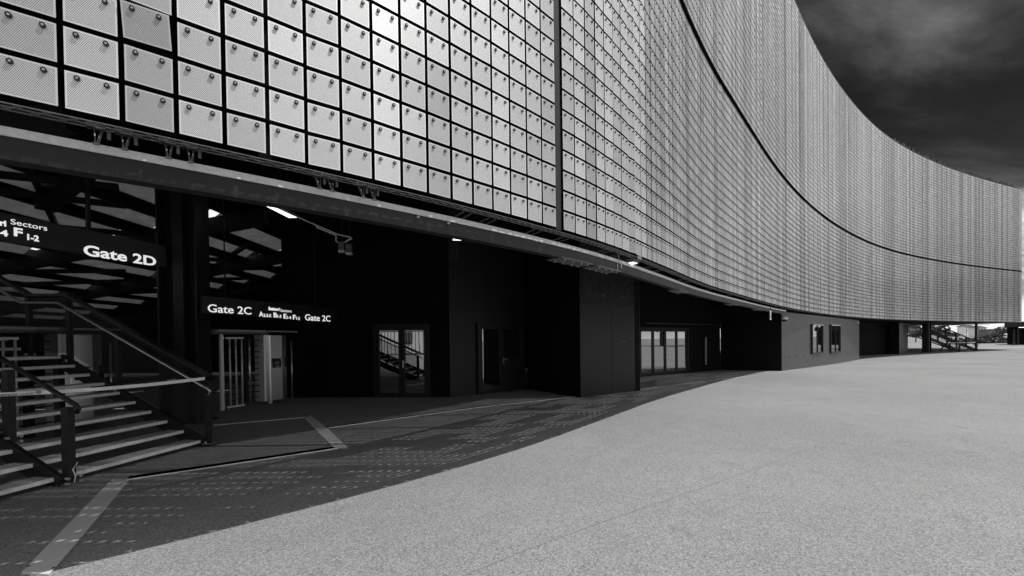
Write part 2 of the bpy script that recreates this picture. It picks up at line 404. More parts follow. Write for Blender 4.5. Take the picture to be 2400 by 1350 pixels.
# template panel: local x along the wall, local -y outward, z up
t_ = 0.002
def panel_template():
    hw, hh = PW/2, PH/2
    vs = [(-hw, -t_, -hh), (hw, -t_, -hh), (hw, -t_, hh), (-hw, -t_, hh), (-hw, t_, -hh), (hw, t_, -hh), (hw, t_, hh), (-hw, t_, hh)]
    fs = [(0, 1, 2, 3), (0, 4, 5, 1), (1, 5, 6, 2), (2, 6, 7, 3), (3, 7, 4, 0), (5, 4, 7, 6)]
    return np.array(vs), fs
def bolt_template(x, n, r=0.0145, l=0.012):
    z = PH/2-0.034; vs = []; fs = []
    for y in (-t_, -t_-l):
        for j in range(n): vs.append((x+r*math.cos(2*math.pi*j/n), y, z+r*math.sin(2*math.pi*j/n)))
    for j in range(n): fs.append((j, (j+1) % n, n+(j+1) % n, n+j))
    fs.append(tuple(range(n, 2*n))[::-1])
    return np.array(vs), [f[::-1] for f in fs]
BX = 0.065
allp = []
for i in range(len(cols)):
    for r in range(N2):
        allp.append((i, r))
allp = np.array(allp)
pos = np.stack([C0[allp[:, 0], 0], C0[allp[:, 0], 1], np.array([rowz(r) for r in allp[:, 1]])], 1)
yw = TT[allp[:, 0]]+yaw[allp[:, 0]]+rng.normal(0, R(0.25), len(allp))
pt = rng.normal(0, R(0.35), len(allp)); rl = np.zeros(len(allp))
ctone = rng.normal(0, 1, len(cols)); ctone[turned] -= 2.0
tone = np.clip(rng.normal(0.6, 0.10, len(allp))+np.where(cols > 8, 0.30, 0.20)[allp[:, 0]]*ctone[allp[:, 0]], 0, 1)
# the loose panel that hangs askew
ci = int(np.argmin(abs(cols-(SJ0-CP*14.5))))
k_ = np.where((allp[:, 0] == ci) & (allp[:, 1] == 2))[0][0]
rl[k_] = R(-3.0); pt[k_] = R(2.5); pos[k_] += (0.0, -0.012, 0.012)
def prot(i):
    return Matrix.Rotation(yw[i], 3, 'Z') @ Matrix.Rotation(pt[i], 3, 'X') @ Matrix.Rotation(rl[i], 3, 'Y')
v = pos-O_; dep = v@f_
ux = CX+FPX*(v@r_)/np.maximum(dep, 0.1); uy = PY-FPX*(v@u_)/np.maximum(dep, 0.1)
vis = (dep > 0.5) & (ux > -60) & (ux < 2460) & (uy > -40) & (uy < 1400)
view = v/np.linalg.norm(v, axis=1)[:, None]
nx, ny = np.sin(yw), -np.cos(yw)
facing = -(view[:, 0]*nx+view[:, 1]*ny)
area = np.where(vis, np.maximum(facing, 0)/dep**2, 0)
order = np.argsort(-area); single = set(order[:300].tolist()); with_bolts = set(order[:150].tolist())
# single panels
pv, pf = panel_template()
def pmesh(name, extra=None, n=8):
    vs = pv.tolist(); fs = list(pf); 
    uvs = [(q[0], q[2]) for q in pv]
    if extra:
        for x in (-BX, BX):
            bvs, bfs = bolt_template(x, n); k = len(vs); vs += bvs.tolist(); fs += [tuple(a+k for a in f) for f in bfs]
    me = bpy.data.meshes.new(name); me.from_pydata([tuple(q) for q in vs], [], fs)
    ul = me.uv_layers.new(name='UVMap')
    for p in me.polygons:
        for li in p.loop_indices:
            c = me.vertices[me.loops[li].vertex_index].co; ul.data[li].uv = (c[0], c[2])
    me.materials.append(M['panel_single'])
    if extra:
        me.materials.append(M['black_steel'])
        for p in me.polygons:
            if p.index >= len(pf): p.material_index = 1
    return me
me_plain = pmesh('panel'); me_bolted = pmesh('panel', True)
bvs, bfs = bolt_template(0.0, 10); me_bolt = bpy.data.meshes.new('bolt')
hv = bvs.tolist(); hf = list(bfs)
ring = [(0.0065*math.cos(2*math.pi*j/8), -t_-0.0125, PH/2-0.034+0.0065*math.sin(2*math.pi*j/8)) for j in range(8)]
k = len(hv); hv += ring; hf.append(tuple(k+j for j in range(8)))
me_bolt.from_pydata(hv, [], hf); me_bolt.materials.append(M['black_steel']); me_bolt.materials.append(M['galvanised']); me_bolt.polygons[-1].material_index = 1
for i in order[:300]:
    o = bpy.data.objects.new('panel', me_plain if i in with_bolts else me_bolted); col.objects.link(o); o.parent = facade
    o.matrix_basis = Matrix.Translation(Vector(pos[i]-FL)) @ prot(i).to_4x4()
    o.color = (tone[i], tone[i], tone[i], 1)
    if i == k_: o['label'] = 'loose panel hanging crooked'
    if i in with_bolts:
        for x in (-BX, BX):
            b = bpy.data.objects.new('bolt', me_bolt); col.objects.link(b); b.parent = o; b.location = (x, 0, 0)
# all remaining panels as one mesh
rest = np.array([i for i in range(len(allp)) if i not in single])
def rotmats(idx):
    cy, sy = np.cos(yw[idx]), np.sin(yw[idx]); cp_, sp = np.cos(pt[idx]), np.sin(pt[idx])
    Rm = np.zeros((len(idx), 3, 3))
    Rm[:, 0, 0] = cy; Rm[:, 0, 1] = -sy*cp_; Rm[:, 0, 2] = sy*sp
    Rm[:, 1, 0] = sy; Rm[:, 1, 1] = cy*cp_; Rm[:, 1, 2] = -cy*sp
    Rm[:, 2, 1] = sp; Rm[:, 2, 2] = cp_
    return Rm
Rm = rotmats(rest)
def many(idx, Rm, tv, tf):
    V = np.einsum('nij,kj->nki', Rm, tv)+(pos[idx]-FL)[:, None, :]
    n, k = V.shape[:2]
    return V.reshape(-1, 3), [tuple(a+i*k for a in f) for i in range(n) for f in tf], n, k
V1, F1, n1, k1 = many(rest, Rm, pv, pf)
near = dep[rest] < 200
b6 = [bolt_template(x, 4, 0.0145) for x in (-BX, BX)]
tb = np.vstack([b6[0][0], b6[1][0]]); tbf = list(b6[0][1])+[tuple(a+len(b6[0][0]) for a in f) for f in b6[1][1]]
V2, F2, n2, k2 = many(rest[near], Rm[near], tb, tbf)
me = bpy.data.meshes.new('panel_field')
me.from_pydata(np.vstack([V1, V2]).tolist(), [], F1+[tuple(a+len(V1) for a in f) for f in F2])
ul = me.uv_layers.new(name='UVMap')
li = np.zeros(len(me.loops), int); me.loops.foreach_get('vertex_index', li)
uvt = np.vstack([np.tile(pv[:, [0, 2]], (n1, 1)), np.zeros((len(V2), 2))])
ul.data.foreach_set('uv', uvt[li].astype(np.float32).ravel())
at = me.attributes.new('tone', 'FLOAT', 'POINT')
at.data.foreach_set('value', np.concatenate([np.repeat(tone[rest], k1), np.zeros(len(V2))]).astype(np.float32))
me.materials.append(M['panel_many']); me.materials.append(M['black_steel'])
mi = np.zeros(len(me.polygons), np.int32); mi[len(F1):] = 1; me.polygons.foreach_set('material_index', mi)
o = bpy.data.objects.new('panel_field', me); col.objects.link(o); o.parent = facade; tag(o, kind='stuff')

# rails, bands, joints, trims
SL, SE = -17.2, 87.0
rails = MB()
for r in range(0, N2+1):
    z = ZB+PITCH*r+(BAND if r >= N1 else 0)-(0.0 if r else -0.02)
    if r in (0, N1): continue
    sweep(rails, SL, SE, 0.8, [(0.03, z-0.022), (0.075, z-0.022), (0.075, z+0.022), (0.03, z+0.022)])
o = rails.build('support_rail', 'slot_black', facade); tag(o, kind='stuff')
zb = ZB+PITCH*N1+BAND/2
sweep(MB(), SL, SE, 0.4, [(-0.03, zb-0.078), (0.08, zb-0.078), (0.08, zb+0.072), (-0.03, zb+0.072)]).build('horizontal_band', 'slot_black', facade)
ZT = ZB+PITCH*N2+BAND
sweep(MB(), SJ0+0.012, SJ1-0.012, 0.1, [(0.02, ZB), (0.10, ZB), (0.10, ZT), (0.02, ZT)]).build('vertical_joint', 'dark_steel', facade)
sweep(MB(), far_joint-0.045, far_joint+0.045, 0.05, [(0.01, ZB), (0.10, ZB), (0.10, ZT), (0.01, ZT)]).build('vertical_joint', 'black_steel', facade)
sweep(MB(), SL, SE, 0.5, [(0.0, ZT), (0.35, ZT), (0.35, ZT+0.07), (0.0, ZT+0.07)]).build('parapet_cap', 'dark_steel', facade)
pk = MB()
for sc in np.arange(46, 74.3, 0.42):                    # fixings that stand above the parapet at the far end
    if rng.random() < 0.8:
        T, n_ = ft(sc); q = fc(sc, 0.15); pk.frame(v3(q, ZT+0.07)-T*0.13, T*(0.26+0.12*rng.random()), -n_*0.12, UP*(0.22+0.25*rng.random()))
o = pk.build('parapet_fixing', 'black_steel', facade); tag(o, kind='stuff')
# mullions behind every sixth column
mul = MB()
for sc in np.arange(SJ1+CP*6, 74, CP*6):
    T, n_ = ft(sc); mul.frame(v3(fc(sc, 0.09), ZB)-T*0.04, T*0.08, -n_*0.12, UP*(ZT-ZB))
for sc in np.arange(SJ0-CP*6, -17, -CP*6):
    T, n_ = ft(sc); mul.frame(v3(fc(sc, 0.09), ZB)-T*0.04, T*0.08, -n_*0.12, UP*(ZT-ZB))
o = mul.build('mullion', 'black_steel', facade); tag(o, kind='stuff')
SB = 19.0
bs = MB(); rb_ = np.random.default_rng(21)  # unseen sheets added at random to break up the sunlight leaks
for r0, r1 in ((1, 4), (4, 7), (7, 10), (10, 14), (14, 18), (18, 22)):
    sc = SL+rb_.random()*2
    while sc < SB:
        ln = CP*rb_.integers(2, 7); a = CP*round((sc-SJ0)/CP)+SJ0
        sweep(bs, a-0.05, a+ln+0.05, 0.4, [(0.085, rowz(r0)-PITCH/2), (0.090, rowz(r0)-PITCH/2), (0.090, rowz(r1)-PITCH/2-0.01), (0.085, rowz(r1)-PITCH/2-0.01)])
        sc += ln+CP*rb_.integers(4, 15)
o = bs.build('leak_blocker', 'slot_black', facade); tag(o, kind='stuff')
# backing wall and roof, so that the hall behind is closed
SB = 19.0                                             # from here on the soffit is flush with the facade
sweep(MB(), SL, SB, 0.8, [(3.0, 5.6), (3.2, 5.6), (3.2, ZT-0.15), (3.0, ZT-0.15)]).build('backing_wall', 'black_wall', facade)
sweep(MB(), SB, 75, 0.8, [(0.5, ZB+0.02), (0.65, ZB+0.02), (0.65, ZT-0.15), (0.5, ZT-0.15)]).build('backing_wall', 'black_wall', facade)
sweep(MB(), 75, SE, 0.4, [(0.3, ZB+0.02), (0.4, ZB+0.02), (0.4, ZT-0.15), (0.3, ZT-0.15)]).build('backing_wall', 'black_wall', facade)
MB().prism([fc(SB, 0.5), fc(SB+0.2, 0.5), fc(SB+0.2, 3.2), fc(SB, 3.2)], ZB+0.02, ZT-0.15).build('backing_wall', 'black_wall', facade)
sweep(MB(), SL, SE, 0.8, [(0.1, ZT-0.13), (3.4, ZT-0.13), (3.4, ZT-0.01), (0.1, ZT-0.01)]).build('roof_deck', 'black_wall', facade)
# perforated bottom trim: two staggered rows of oblong holes
tr = MB(); zt0, zt1 = ZB-0.030, ZB-0.025
for a, b in ((0.0, 0.014), (0.050, 0.064), (0.100, 0.114)):
    sweep(tr, SL, 30, 0.4, [(a, zt0), (b, zt0), (b, zt1), (a, zt1)])
for k in range(int((30-SL)/0.115)):
    for (a, b, sh) in ((0.014, 0.050, 0.0), (0.064, 0.100, 0.0575)):
        sc = SL+0.115*k+sh; T, n_ = ft(sc); q = v3(fc(sc, a), zt0); tr.frame(q, T*0.035, -n_*(b-a), UP*0.005)
sweep(tr, 30, SE, 0.5, [(0.0, zt0), (0.24, zt0), (0.24, zt1), (0.0, zt1)])
tr.build('perforated_trim', 'grey_steel', facade)
# hanger brackets in pairs under the trim
def bracket(sc, kind):
    T, n_ = ft(sc); o = MB(); q = v3(fc(sc, 0.13), ZB-0.03)
    if kind == 0:                                     # tapered strut with a foot
        o.bar(q-T*0.018, q-T*0.005-UP*0.105+n_*0.06, 0.006, 0.02); o.bar(q+T*0.018, q+T*0.005-UP*0.105+n_*0.06, 0.006, 0.02)
        o.box(q-UP*0.108+n_*0.06, (0.032, 0.022, 0.008), float(np.interp(sc, S_, TH_)))
        o.frame(q-T*0.05, T*0.09, n_*0.04, UP*0.03); o.box(q-UP*0.02+T*0.05, (0.018, 0.02, 0.05), float(np.interp(sc, S_, TH_)))
    else:                                             # arm reaching back over the edge beam
        o.bar(q-n_*0.02, q-n_*0.26-UP*0.02, 0.012, 0.012); o.bar(q-n_*0.26-UP*0.02, q-n_*0.26-UP*0.07, 0.012, 0.012, up=(0, 1, 0))
        o.frame(q-T*0.035, T*0.07, n_*0.03, UP*0.025)
    return o.build('hanger_bracket', 'grey_steel', facade)
for sc in (-4.33, -4.20, -3.98, -3.86): bracket(sc, 0)
for sc in (-3.02, -2.92, -2.66, -2.56): bracket(sc, 0)
for sc in (-1.55, -1.45, -1.2, -1.1, -0.45, -0.33, 0.12, 0.25, 1.25, 1.4, 1.7, 1.82, 3.2, 3.36, 3.7, 3.84, 5.4, 5.55, 5.9, 6.05, 8.0, 8.15, 10.1, 10.3, 12.4, 12.6): bracket(sc, 1)

# ================================================================== EDGE BEAM
eb = thing('edge_beam', 'long dark steel edge beam running below the facade with its top flange coloured as if sunlit', 'beam', (*fc(0, 0.2), 2.8))
sweep(MB(), SL, 19.5, 0.5, [(0.15, 2.755), (0.26, 2.755), (0.26, 2.937), (0.15, 2.937)]).build('beam_web', 'dark_steel', eb)
sweep(MB(), SL, 19.5, 0.5, [(0.135, 2.892), (0.147, 2.892), (0.147, 2.939), (0.26, 2.939), (0.26, 2.945), (0.135, 2.945)]).build('tinted_top_flange', 'sunlit_tint', eb)  # pale colour stands in for sunlight leaking onto the flange
for sc in (0.05, 0.95, 5.0, 10.2, 14.0):
    p_ = MB(); sweep(p_, sc, sc+0.75, 0.25, [(0.10, 2.740), (0.36, 2.740), (0.36, 2.752), (0.10, 2.752)])
    pl = p_.build('splice_plate', 'grey_steel', eb)
    bo = MB()
    for a in (0.1, 0.3, 0.5, 0.66):
        for pp in (0.14, 0.31):
            q = fc(sc+a, pp); bo.tube([(q[0], q[1], 2.739), (q[0], q[1], 2.718)], 0.014, 6)
    bo.build('bolt', 'galvanised', pl)
for sc in (-2.1, -1.75):
    q = fc(sc, 0.14); MB().tube([(q[0], q[1], 2.88), (q[0], q[1], 2.86)], 0.016, 8).build('bolt', 'galvanised', eb)

# ================================================================== UNDERCROFT SHELL
from mathutils.geometry import tessellate_polygon
outer = [fc(s_, 3.01) for s_ in np.arange(SL, SB+0.1, 0.8)]+[np.array([14, 40]), np.array([-32, 40]), np.array([-32, -4])]
HX0, HX1, HY0, HY1 = -19.6, -6.9, 6.1, 17.7           # unseen opening added so daylight falls on the translucent slabs
voids = [[(HX0, HY0), (HX1, HY0), (HX1, HY1), (HX0, HY1)]]
decks = []
for (x, y, dx, dy) in ((722, 490, 70, 9), (802, 512, 36, 12), (868, 508, 34, 8), (842, 534, 26, 7), (905, 527, 52, 8)):
    a = at_z(x, y, 5.62); b = at_z(x+dx, y+dy*0.5, 5.62); c = (a+b)/2; wx = abs(b[0]-a[0])*0.8+0.1
    decks.append((c, wx)); voids.append([(c[0]-wx/2, c[1]-0.16), (c[0]+wx/2, c[1]-0.16), (c[0]+wx/2, c[1]+0.16), (c[0]-wx/2, c[1]+0.16)])
loops = [[Vector((p[0], p[1], 0)) for p in lp] for lp in [outer]+voids]
flat = [v for lp in loops for v in lp]
cl = MB(); cl.add([(v.x, v.y, 5.62) for v in flat], [tuple(t) for t in tessellate_polygon(loops)])
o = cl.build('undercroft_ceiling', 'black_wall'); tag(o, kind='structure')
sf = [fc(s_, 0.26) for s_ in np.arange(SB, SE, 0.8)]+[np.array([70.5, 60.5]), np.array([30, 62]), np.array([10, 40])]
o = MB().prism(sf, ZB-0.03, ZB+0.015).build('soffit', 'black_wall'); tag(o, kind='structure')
o = MB().prism([fc(SB, 0.7), fc(SB+0.15, 0.7), np.array([8.2, 40]), np.array([8, 40])], ZB-0.03, 5.8).build('bulkhead_wall', 'black_wall'); tag(o, kind='structure')
def wall(name, p, q, z0, z1, th, mt='black_wall'):
    p, q = np.asarray(p, float), np.asarray(q, float); d = (q-p)/np.linalg.norm(q-p); n = np.array([-d[1], d[0]])
    return MB().prism([p, q, q+n*th, p+n*th], z0, z1).build(name, mt)
tag(wall('rear_wall', (-32, 24), (8, 24), 0, 5.62, 0.3), kind='structure')
tag(wall('end_wall', (-26, -4), (-26, 24), 0, 3.0, 0.3), kind='structure')

# underside of the grandstand: pale slabs between dark rakers
ud = thing('grandstand_underside', 'underside of the grandstand, pale slabs made translucent to glow between black steel rakers above the gates', 'grandstand', (-12, 12, 0))
dY0 = np.array([0, 1.0, 0])
xs_ = np.arange(-7.7, -19, -1.12)
for i, x in enumerate(xs_):
    z = 5.15-0.185*(-7.7-x); zn = z-0.185*1.12
    for (y0, y1) in ((6.2, 10.6), (10.95, 14.3), (14.65, 17.6)):
        MB().frame((x-0.42, y0, z-0.30), dY0*(y1-y0), (0.42, 0, 0.30), (-0.006, 0, 0.009)).build('underside_slab', 'backlit_slab', ud)
    MB().frame((x-1.125, 6.1, zn-0.004), dY0*11.6, (0.715, 0, (z-0.30)-zn), UP*0.03).build('deck_board', 'black_wall', ud)
    MB().frame((x-1.02, 6.2, zn-0.18), dY0*11.4, (0.10, 0, 0), UP*0.16).build('riser_beam', 'black_steel', ud)
MB().frame((-7.72, 6.1, 5.12), (0, 11.6, 0), (0.85, 0, 0), UP*0.03).build('deck_board', 'black_wall', ud)
for y in (6.06, 17.66): MB().add([(-6.9, y, 5.62), (-6.9, y, 5.0), (-19.7, y, 2.4), (-19.7, y, 5.62)], [(0, 1, 2, 3)]).build('end_fascia', 'black_wall', ud)
MB().add([(-6.9, 6.06, 5.62), (-6.9, 17.7, 5.62), (-6.9, 17.7, 5.0), (-6.9, 6.06, 5.0)], [(0, 1, 2, 3)]).build('end_fascia', 'black_wall', ud)
MB().add([(-19.6, 6.06, 5.62), (-19.6, 17.7, 5.62), (-19.6, 17.7, 2.5), (-19.6, 6.06, 2.5)], [(0, 1, 2, 3)]).build('end_fascia', 'black_wall', ud)
for y in (6.0, 10.78, 14.48, 17.8):
    MB().bar((-6.4, y, 4.98), (-20, y, 2.62), 0.16, 0.42).build('raker', 'black_steel', ud)
for (a, b) in (((-8.4, 7.2, 4.78), (-11.5, 10.6, 4.2)), ((-8.6, 10.6, 4.72), (-12.0, 14.2, 4.1)), ((-9.5, 14.2, 4.55), (-12.5, 11, 4.05)), ((-12.2, 7.0, 4.05), (-15.5, 10.6, 3.45)), ((-13, 14.3, 3.9), (-16.5, 11, 3.25)), ((-7.8, 8.2, 4.8), (-9.4, 6.4, 4.5)), ((-9.6, 10.6, 4.5), (-11.2, 8.0, 4.2)), ((-10.4, 16.9, 4.35), (-13, 14.6, 3.9)), ((-14.5, 10.6, 3.6), (-12.2, 13.0, 4.0)), ((-8.0, 12.6, 4.75), (-10.4, 14.4, 4.35)), ((-8.0, 16.8, 4.75), (-10.8, 14.6, 4.3)), ((-10.2, 6.4, 4.35), (-8.4, 9.0, 4.7)), ((-12.4, 8.6, 3.95), (-10.2, 10.6, 4.35)), ((-15.5, 14.4, 3.45), (-12.6, 17.4, 3.95))):
    MB().bar(a, b, 0.09, 0.12).build('brace', 'black_steel', ud)
MB().bar((-7.6, 7.4, 4.9), (-9.4, 8.3, 4.55), 0.3, 0.35).build('bracket_beam', 'dark_steel', ud)
cp_ = thing('ceiling_deck_strip', 'small pale ceiling deck pieces between black joists beyond the lamp', 'ceiling deck', (-3.6, 11, 5.3))
for c, wx in decks:
    MB().box(c, (wx-0.004, 0.316, 0.012)).build('deck_piece', 'backlit_deck', cp_)
    MB().box(c+np.array([0, 0.30, -0.09]), (wx+0.5, 0.10, 0.16)).build('joist', 'black_steel', cp_)
# ================================================================== ENTRANCE WALLS
def clad_wall(root, p, q, z1, th, mt, pw=1.25, z0f=None, split=None, name='cladding_panel'):
    """a clad wall from p to q in plan (outward to the right of p->q), split into panels with open joints"""
    p, q = np.asarray(p, float)[:2], np.asarray(q, float)[:2]; L = np.linalg.norm(q-p); d = (q-p)/L; n = np.array([d[1], -d[0]])
    zz = min(gz(p[1]), gz(q[1]))
    MB().prism([p-n*0.02, q-n*0.02, q-n*th, p-n*th], zz-0.02, z1).build('wall_core', 'black_wall', root)
    k = max(1, int(round(L/pw))); rows = split or [zz, z1]
    for i in range(k):
        for a, b in zip(rows[:-1], rows[1:]):
            u0 = L*i/k+0.004; u1 = L*(i+1)/k-0.004
            MB().prism([p+d*u0, p+d*u1, p+d*u1-n*0.018, p+d*u0-n*0.018], a+0.004, b-0.004).build(name, mt, root)
    return d, n
def wall_px(p, q, x, y=None, out=0.0):
    p, q = np.asarray(p, float)[:2], np.asarray(q, float)[:2]; d = (q-p)/np.linalg.norm(q-p); n = np.array([d[1], -d[0]])
    return on_plane(x, y if y is not None else 800, v3(p+n*out, 0), v3(n, 0))
def glazed_door(root, p, q, xl, xr, yt, leaves, glass='glass', low=0.35, handle=None, frame_mt='black_steel', zt=None, name='door'):
    """frame, leaves, panes and handle standing proud of a wall"""
    p, q = np.asarray(p, float)[:2], np.asarray(q, float)[:2]; d = (q-p)/np.linalg.norm(q-p); n = np.array([d[1], -d[0]])
    a = wall_px(p, q, xl); b = wall_px(p, q, xr); W = np.linalg.norm((b-a)[:2]); z0 = gz(a[1])
    top = zt or wall_px(p, q, xl, yt)[2]
    A = a[:2]; fr = MB(); D3 = v3(d, 0); N3 = v3(n, 0)
    def bx(u0, u1, za, zb_, o0, o1, mb): mb.frame(v3(A+d*u0+n*o0, za), D3*(u1-u0), N3*(o1-o0), UP*(zb_-za))
    bx(-0.09, 0, z0, top+0.09, 0.003, 0.10, fr); bx(W, W+0.09, z0, top+0.09, 0.003, 0.10, fr); bx(0, W, top, top+0.09, 0.003, 0.10, fr)
    f = fr.build(name, frame_mt, root)
    k = len(leaves); lw = W/k
    for i, lf in enumerate(leaves):
        u0 = lw*i+0.008; u1 = lw*(i+1)-0.008; st = 0.085; lo = z0+0.02
        m_ = MB(); bx(u0, u0+st, lo, top-0.01, 0.02, 0.07, m_); bx(u1-st, u1, lo, top-0.01, 0.02, 0.07, m_)
        bx(u0+st, u1-st, top-0.01-st, top-0.01, 0.02, 0.07, m_); bx(u0+st, u1-st, lo, lo+0.12, 0.02, 0.07, m_)
        m_.build('leaf_frame', frame_mt, f)
        g_ = MB(); zg = lo+0.12
        if lf == 'full': bx(u0+st, u1-st, zg, top-0.01-st, 0.035, 0.05, g_); g_.build('pane', glass, f)
        elif lf == 'upper':
            zm = z0+1.15; bx(u0+st, u1-st, zm, top-0.01-st, 0.035, 0.05, g_); g_.build('pane', glass, f)
            h_ = MB(); bx(u0+st, u1-st, zg, zm, 0.03, 0.06, h_); h_.build('solid_infill', 'clad_dark', f)
    if handle is not None:
        h_ = MB(); u = lw*handle; bx(u+0.03, u+0.06, z0+0.88, z0+1.10, 0.07, 0.085, h_); bx(u+0.04, u+0.17, z0+1.03, z0+1.05, 0.085, 0.115, h_)
        h_.build('handle', 'stainless', f)
    return f
PA, PB, PC = np.array([-6.95, 12.42]), np.array([-1.84, 12.03]), np.array([0.45, 13.72])
rw = thing('gate_wall', 'black wall with a double glass door beyond the turnstile', 'wall', (*PA, 0))
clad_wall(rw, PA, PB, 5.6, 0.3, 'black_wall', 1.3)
glazed_door(rw, PA, PB, 884, 1002, 768, ['full', 'full'], handle=1.0)
kb = thing('door_block', 'dark clad wall corner with a framed double door, one leaf with a small window', 'wall', (*PB, 0))
clad_wall(kb, PB+np.array([0.004, 0.004]), PC, 5.6, 0.3, 'clad_dark', 1.4, split=[0, 2.62, 5.6])
glazed_door(kb, PB, PC, 1122, 1222, 764, ['full', 'upper'], handle=1.0, frame_mt='dark_steel')
# block with the sharp corner
B0, B1 = gpt(1361, 932)[:2], gpt(1501, 915.5)[:2]
db = (B1-B0)/np.linalg.norm(B1-B0); nb = np.array([-db[1], db[0]])
bb = thing('corner_block', 'tall black box block with a sharp corner standing under the edge beam', 'wall block', (*B0, 0))
clad_wall(bb, B0, B1, 5.6, 0.25, 'clad_dark', 1.3, split=[0, 2.68, 5.6])
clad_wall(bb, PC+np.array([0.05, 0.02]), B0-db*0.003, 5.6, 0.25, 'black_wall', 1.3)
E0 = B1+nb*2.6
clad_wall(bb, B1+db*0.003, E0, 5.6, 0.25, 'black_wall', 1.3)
bt = MB()
for (x, y) in ((1380, 690), (1410, 693), (1413, 693.5), (1458, 697), (1462, 697.5), (1387, 775), (1459, 801), (1463, 801)):
    q = on_plane(x, y, v3(B0, 0), v3(np.array([db[1], -db[0]]), 0)); bt.tube([q, q+v3(np.array([db[1], -db[0]]), 0)*0.012], 0.012, 6)
bt.build('fixing_stud', 'galvanised', bb)
# glazed entrance set back behind the beam
G0 = E0+np.array([0.02, 0.02]); G1 = gpt(1608, 866)[:2]; dg = np.array([0.794, 0.608]); G0 = gpt(1503, 883)[:2]-dg*1.6; G1 = G0+dg*5.24; G2 = G1+dg*3.6
ge = thing('entrance_wall', 'dark recessed wall with a row of tall mirrored glass entrance doors', 'wall', (*G0, 0))
clad_wall(ge, G0, G2, 5.6, 0.3, 'black_wall', 1.5)
glazed_door(ge, G0, G2, 1497, 1608, 772, ['full', 'full', 'full', 'full'], glass='glass', low=0.1, name='entrance_door')
fr = MB(); a = wall_px(G0, G2, 1654, 790, 0.1); a2 = wall_px(G0, G2, 1654, 855, 0.1)
fr.bar(a, a2, 0.09, 0.06, up=(0, 1, 0)); fr.build('door_pull_strip', 'grey_steel', ge)
hd = MB(); a = wall_px(G0, G2, 1510, 757, 0.15); b = wall_px(G0, G2, 1690, 770, 0.15); hd.bar(v3(a, a[2]), v3(b, a[2]), 0.12, 0.05); hd.build('door_canopy_rail', 'dark_steel', ge)
# block with two windows
C0_, C1_ = gpt(1832.5, 869.5)[:2], gpt(2014, 842.5)[:2]
dc = (C1_-C0_)/np.linalg.norm(C1_-C0_); nc = np.array([dc[1], -dc[0]])
cb = thing('window_block', 'grey metal clad block with two narrow upright windows under the facade', 'wall block', (*C0_, gz(C0_[1])))
clad_wall(cb, C0_, C1_, ZB-0.12, 0.25, 'clad_mid', 2.2)
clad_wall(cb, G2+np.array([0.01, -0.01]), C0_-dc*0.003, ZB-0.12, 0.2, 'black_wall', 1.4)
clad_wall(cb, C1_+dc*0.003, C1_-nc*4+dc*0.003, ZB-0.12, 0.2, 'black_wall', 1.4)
def window(root, p, q, xl, xr, yt, yb_):
    p, q = np.asarray(p)[:2], np.asarray(q)[:2]; d = (q-p)/np.linalg.norm(q-p); n = np.array([d[1], -d[0]])
    a = wall_px(p, q, xl, yt); b = wall_px(p, q, xr, yt); lo = wall_px(p, q, xl, yb_)[2]; hi = a[2]; W = np.linalg.norm((b-a)[:2]); A = a[:2]
    f = MB(); t = 0.07
    def bx(mb, u0, u1, z0, z1, o0, o1): mb.frame(v3(A+d*u0+n*o0, z0), v3(d, 0)*(u1-u0), v3(n, 0)*(o1-o0), UP*(z1-z0))
    bx(f, 0, t, lo, hi, 0.003, 0.09); bx(f, W-t, W, lo, hi, 0.003, 0.09); bx(f, t, W-t, lo, lo+t, 0.003, 0.09)
    fo = f.build('window', 'black_steel', root)
    s_ = MB(); bx(s_, t, W-t, hi-t, hi, 0.003, 0.12); s_.build('head_flashing', 'galvanised', fo)
    g_ = MB(); bx(g_, t, W-t, lo+t, hi-t, 0.004, 0.02); g_.build('pane', 'glass', fo)
    m_ = MB(); bx(m_, W*0.52, W*0.52+0.05, lo+t, hi-t, 0.021, 0.06); m_.build('mullion', 'black_steel', fo)
window(cb, C0_, C1_, 1900.5, 1926, 759.5, 830)
window(cb, C0_, C1_, 1944.5, 1967, 760.5, 828)
st = MB()
for x in (1838, 1849, 1867, 1885, 1917, 1932, 1945, 1960, 1973, 1985, 1997, 2008):
    q = wall_px(C0_, C1_, x, 838-(x-1832)*0.068, 0.012); st.box(q, (0.10, 0.03, 0.035), math.atan2(dc[1], dc[0]))
st.build('wall_clip', 'black_steel', cb)
# narrow far pier block
D0, D1 = gpt(2108, 830.5)[:2], gpt(2128, 826.5)[:2]
pb_ = thing('pier_block', 'narrow pale metal pier between the dark recess and the far gate', 'wall block', (*D0, gz(D0[1])))
dd = (D1-D0)/np.linalg.norm(D1-D0); nd = np.array([dd[1], -dd[0]])
clad_wall(pb_, D0, D1, ZB-0.1, 0.8, 'clad_mid', 4)
rb = thing('recess_wall', 'black recessed wall between the window block and the narrow pier', 'wall', (*(C1_-nc*3.8), gz(30)))
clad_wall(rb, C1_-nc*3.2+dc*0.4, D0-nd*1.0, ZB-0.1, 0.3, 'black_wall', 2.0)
tag(wall('passage_wall', D1-nd*0.9, D1-nd*12+dd*0.3, -0.3, ZB-0.1, 0.3), kind='structure')

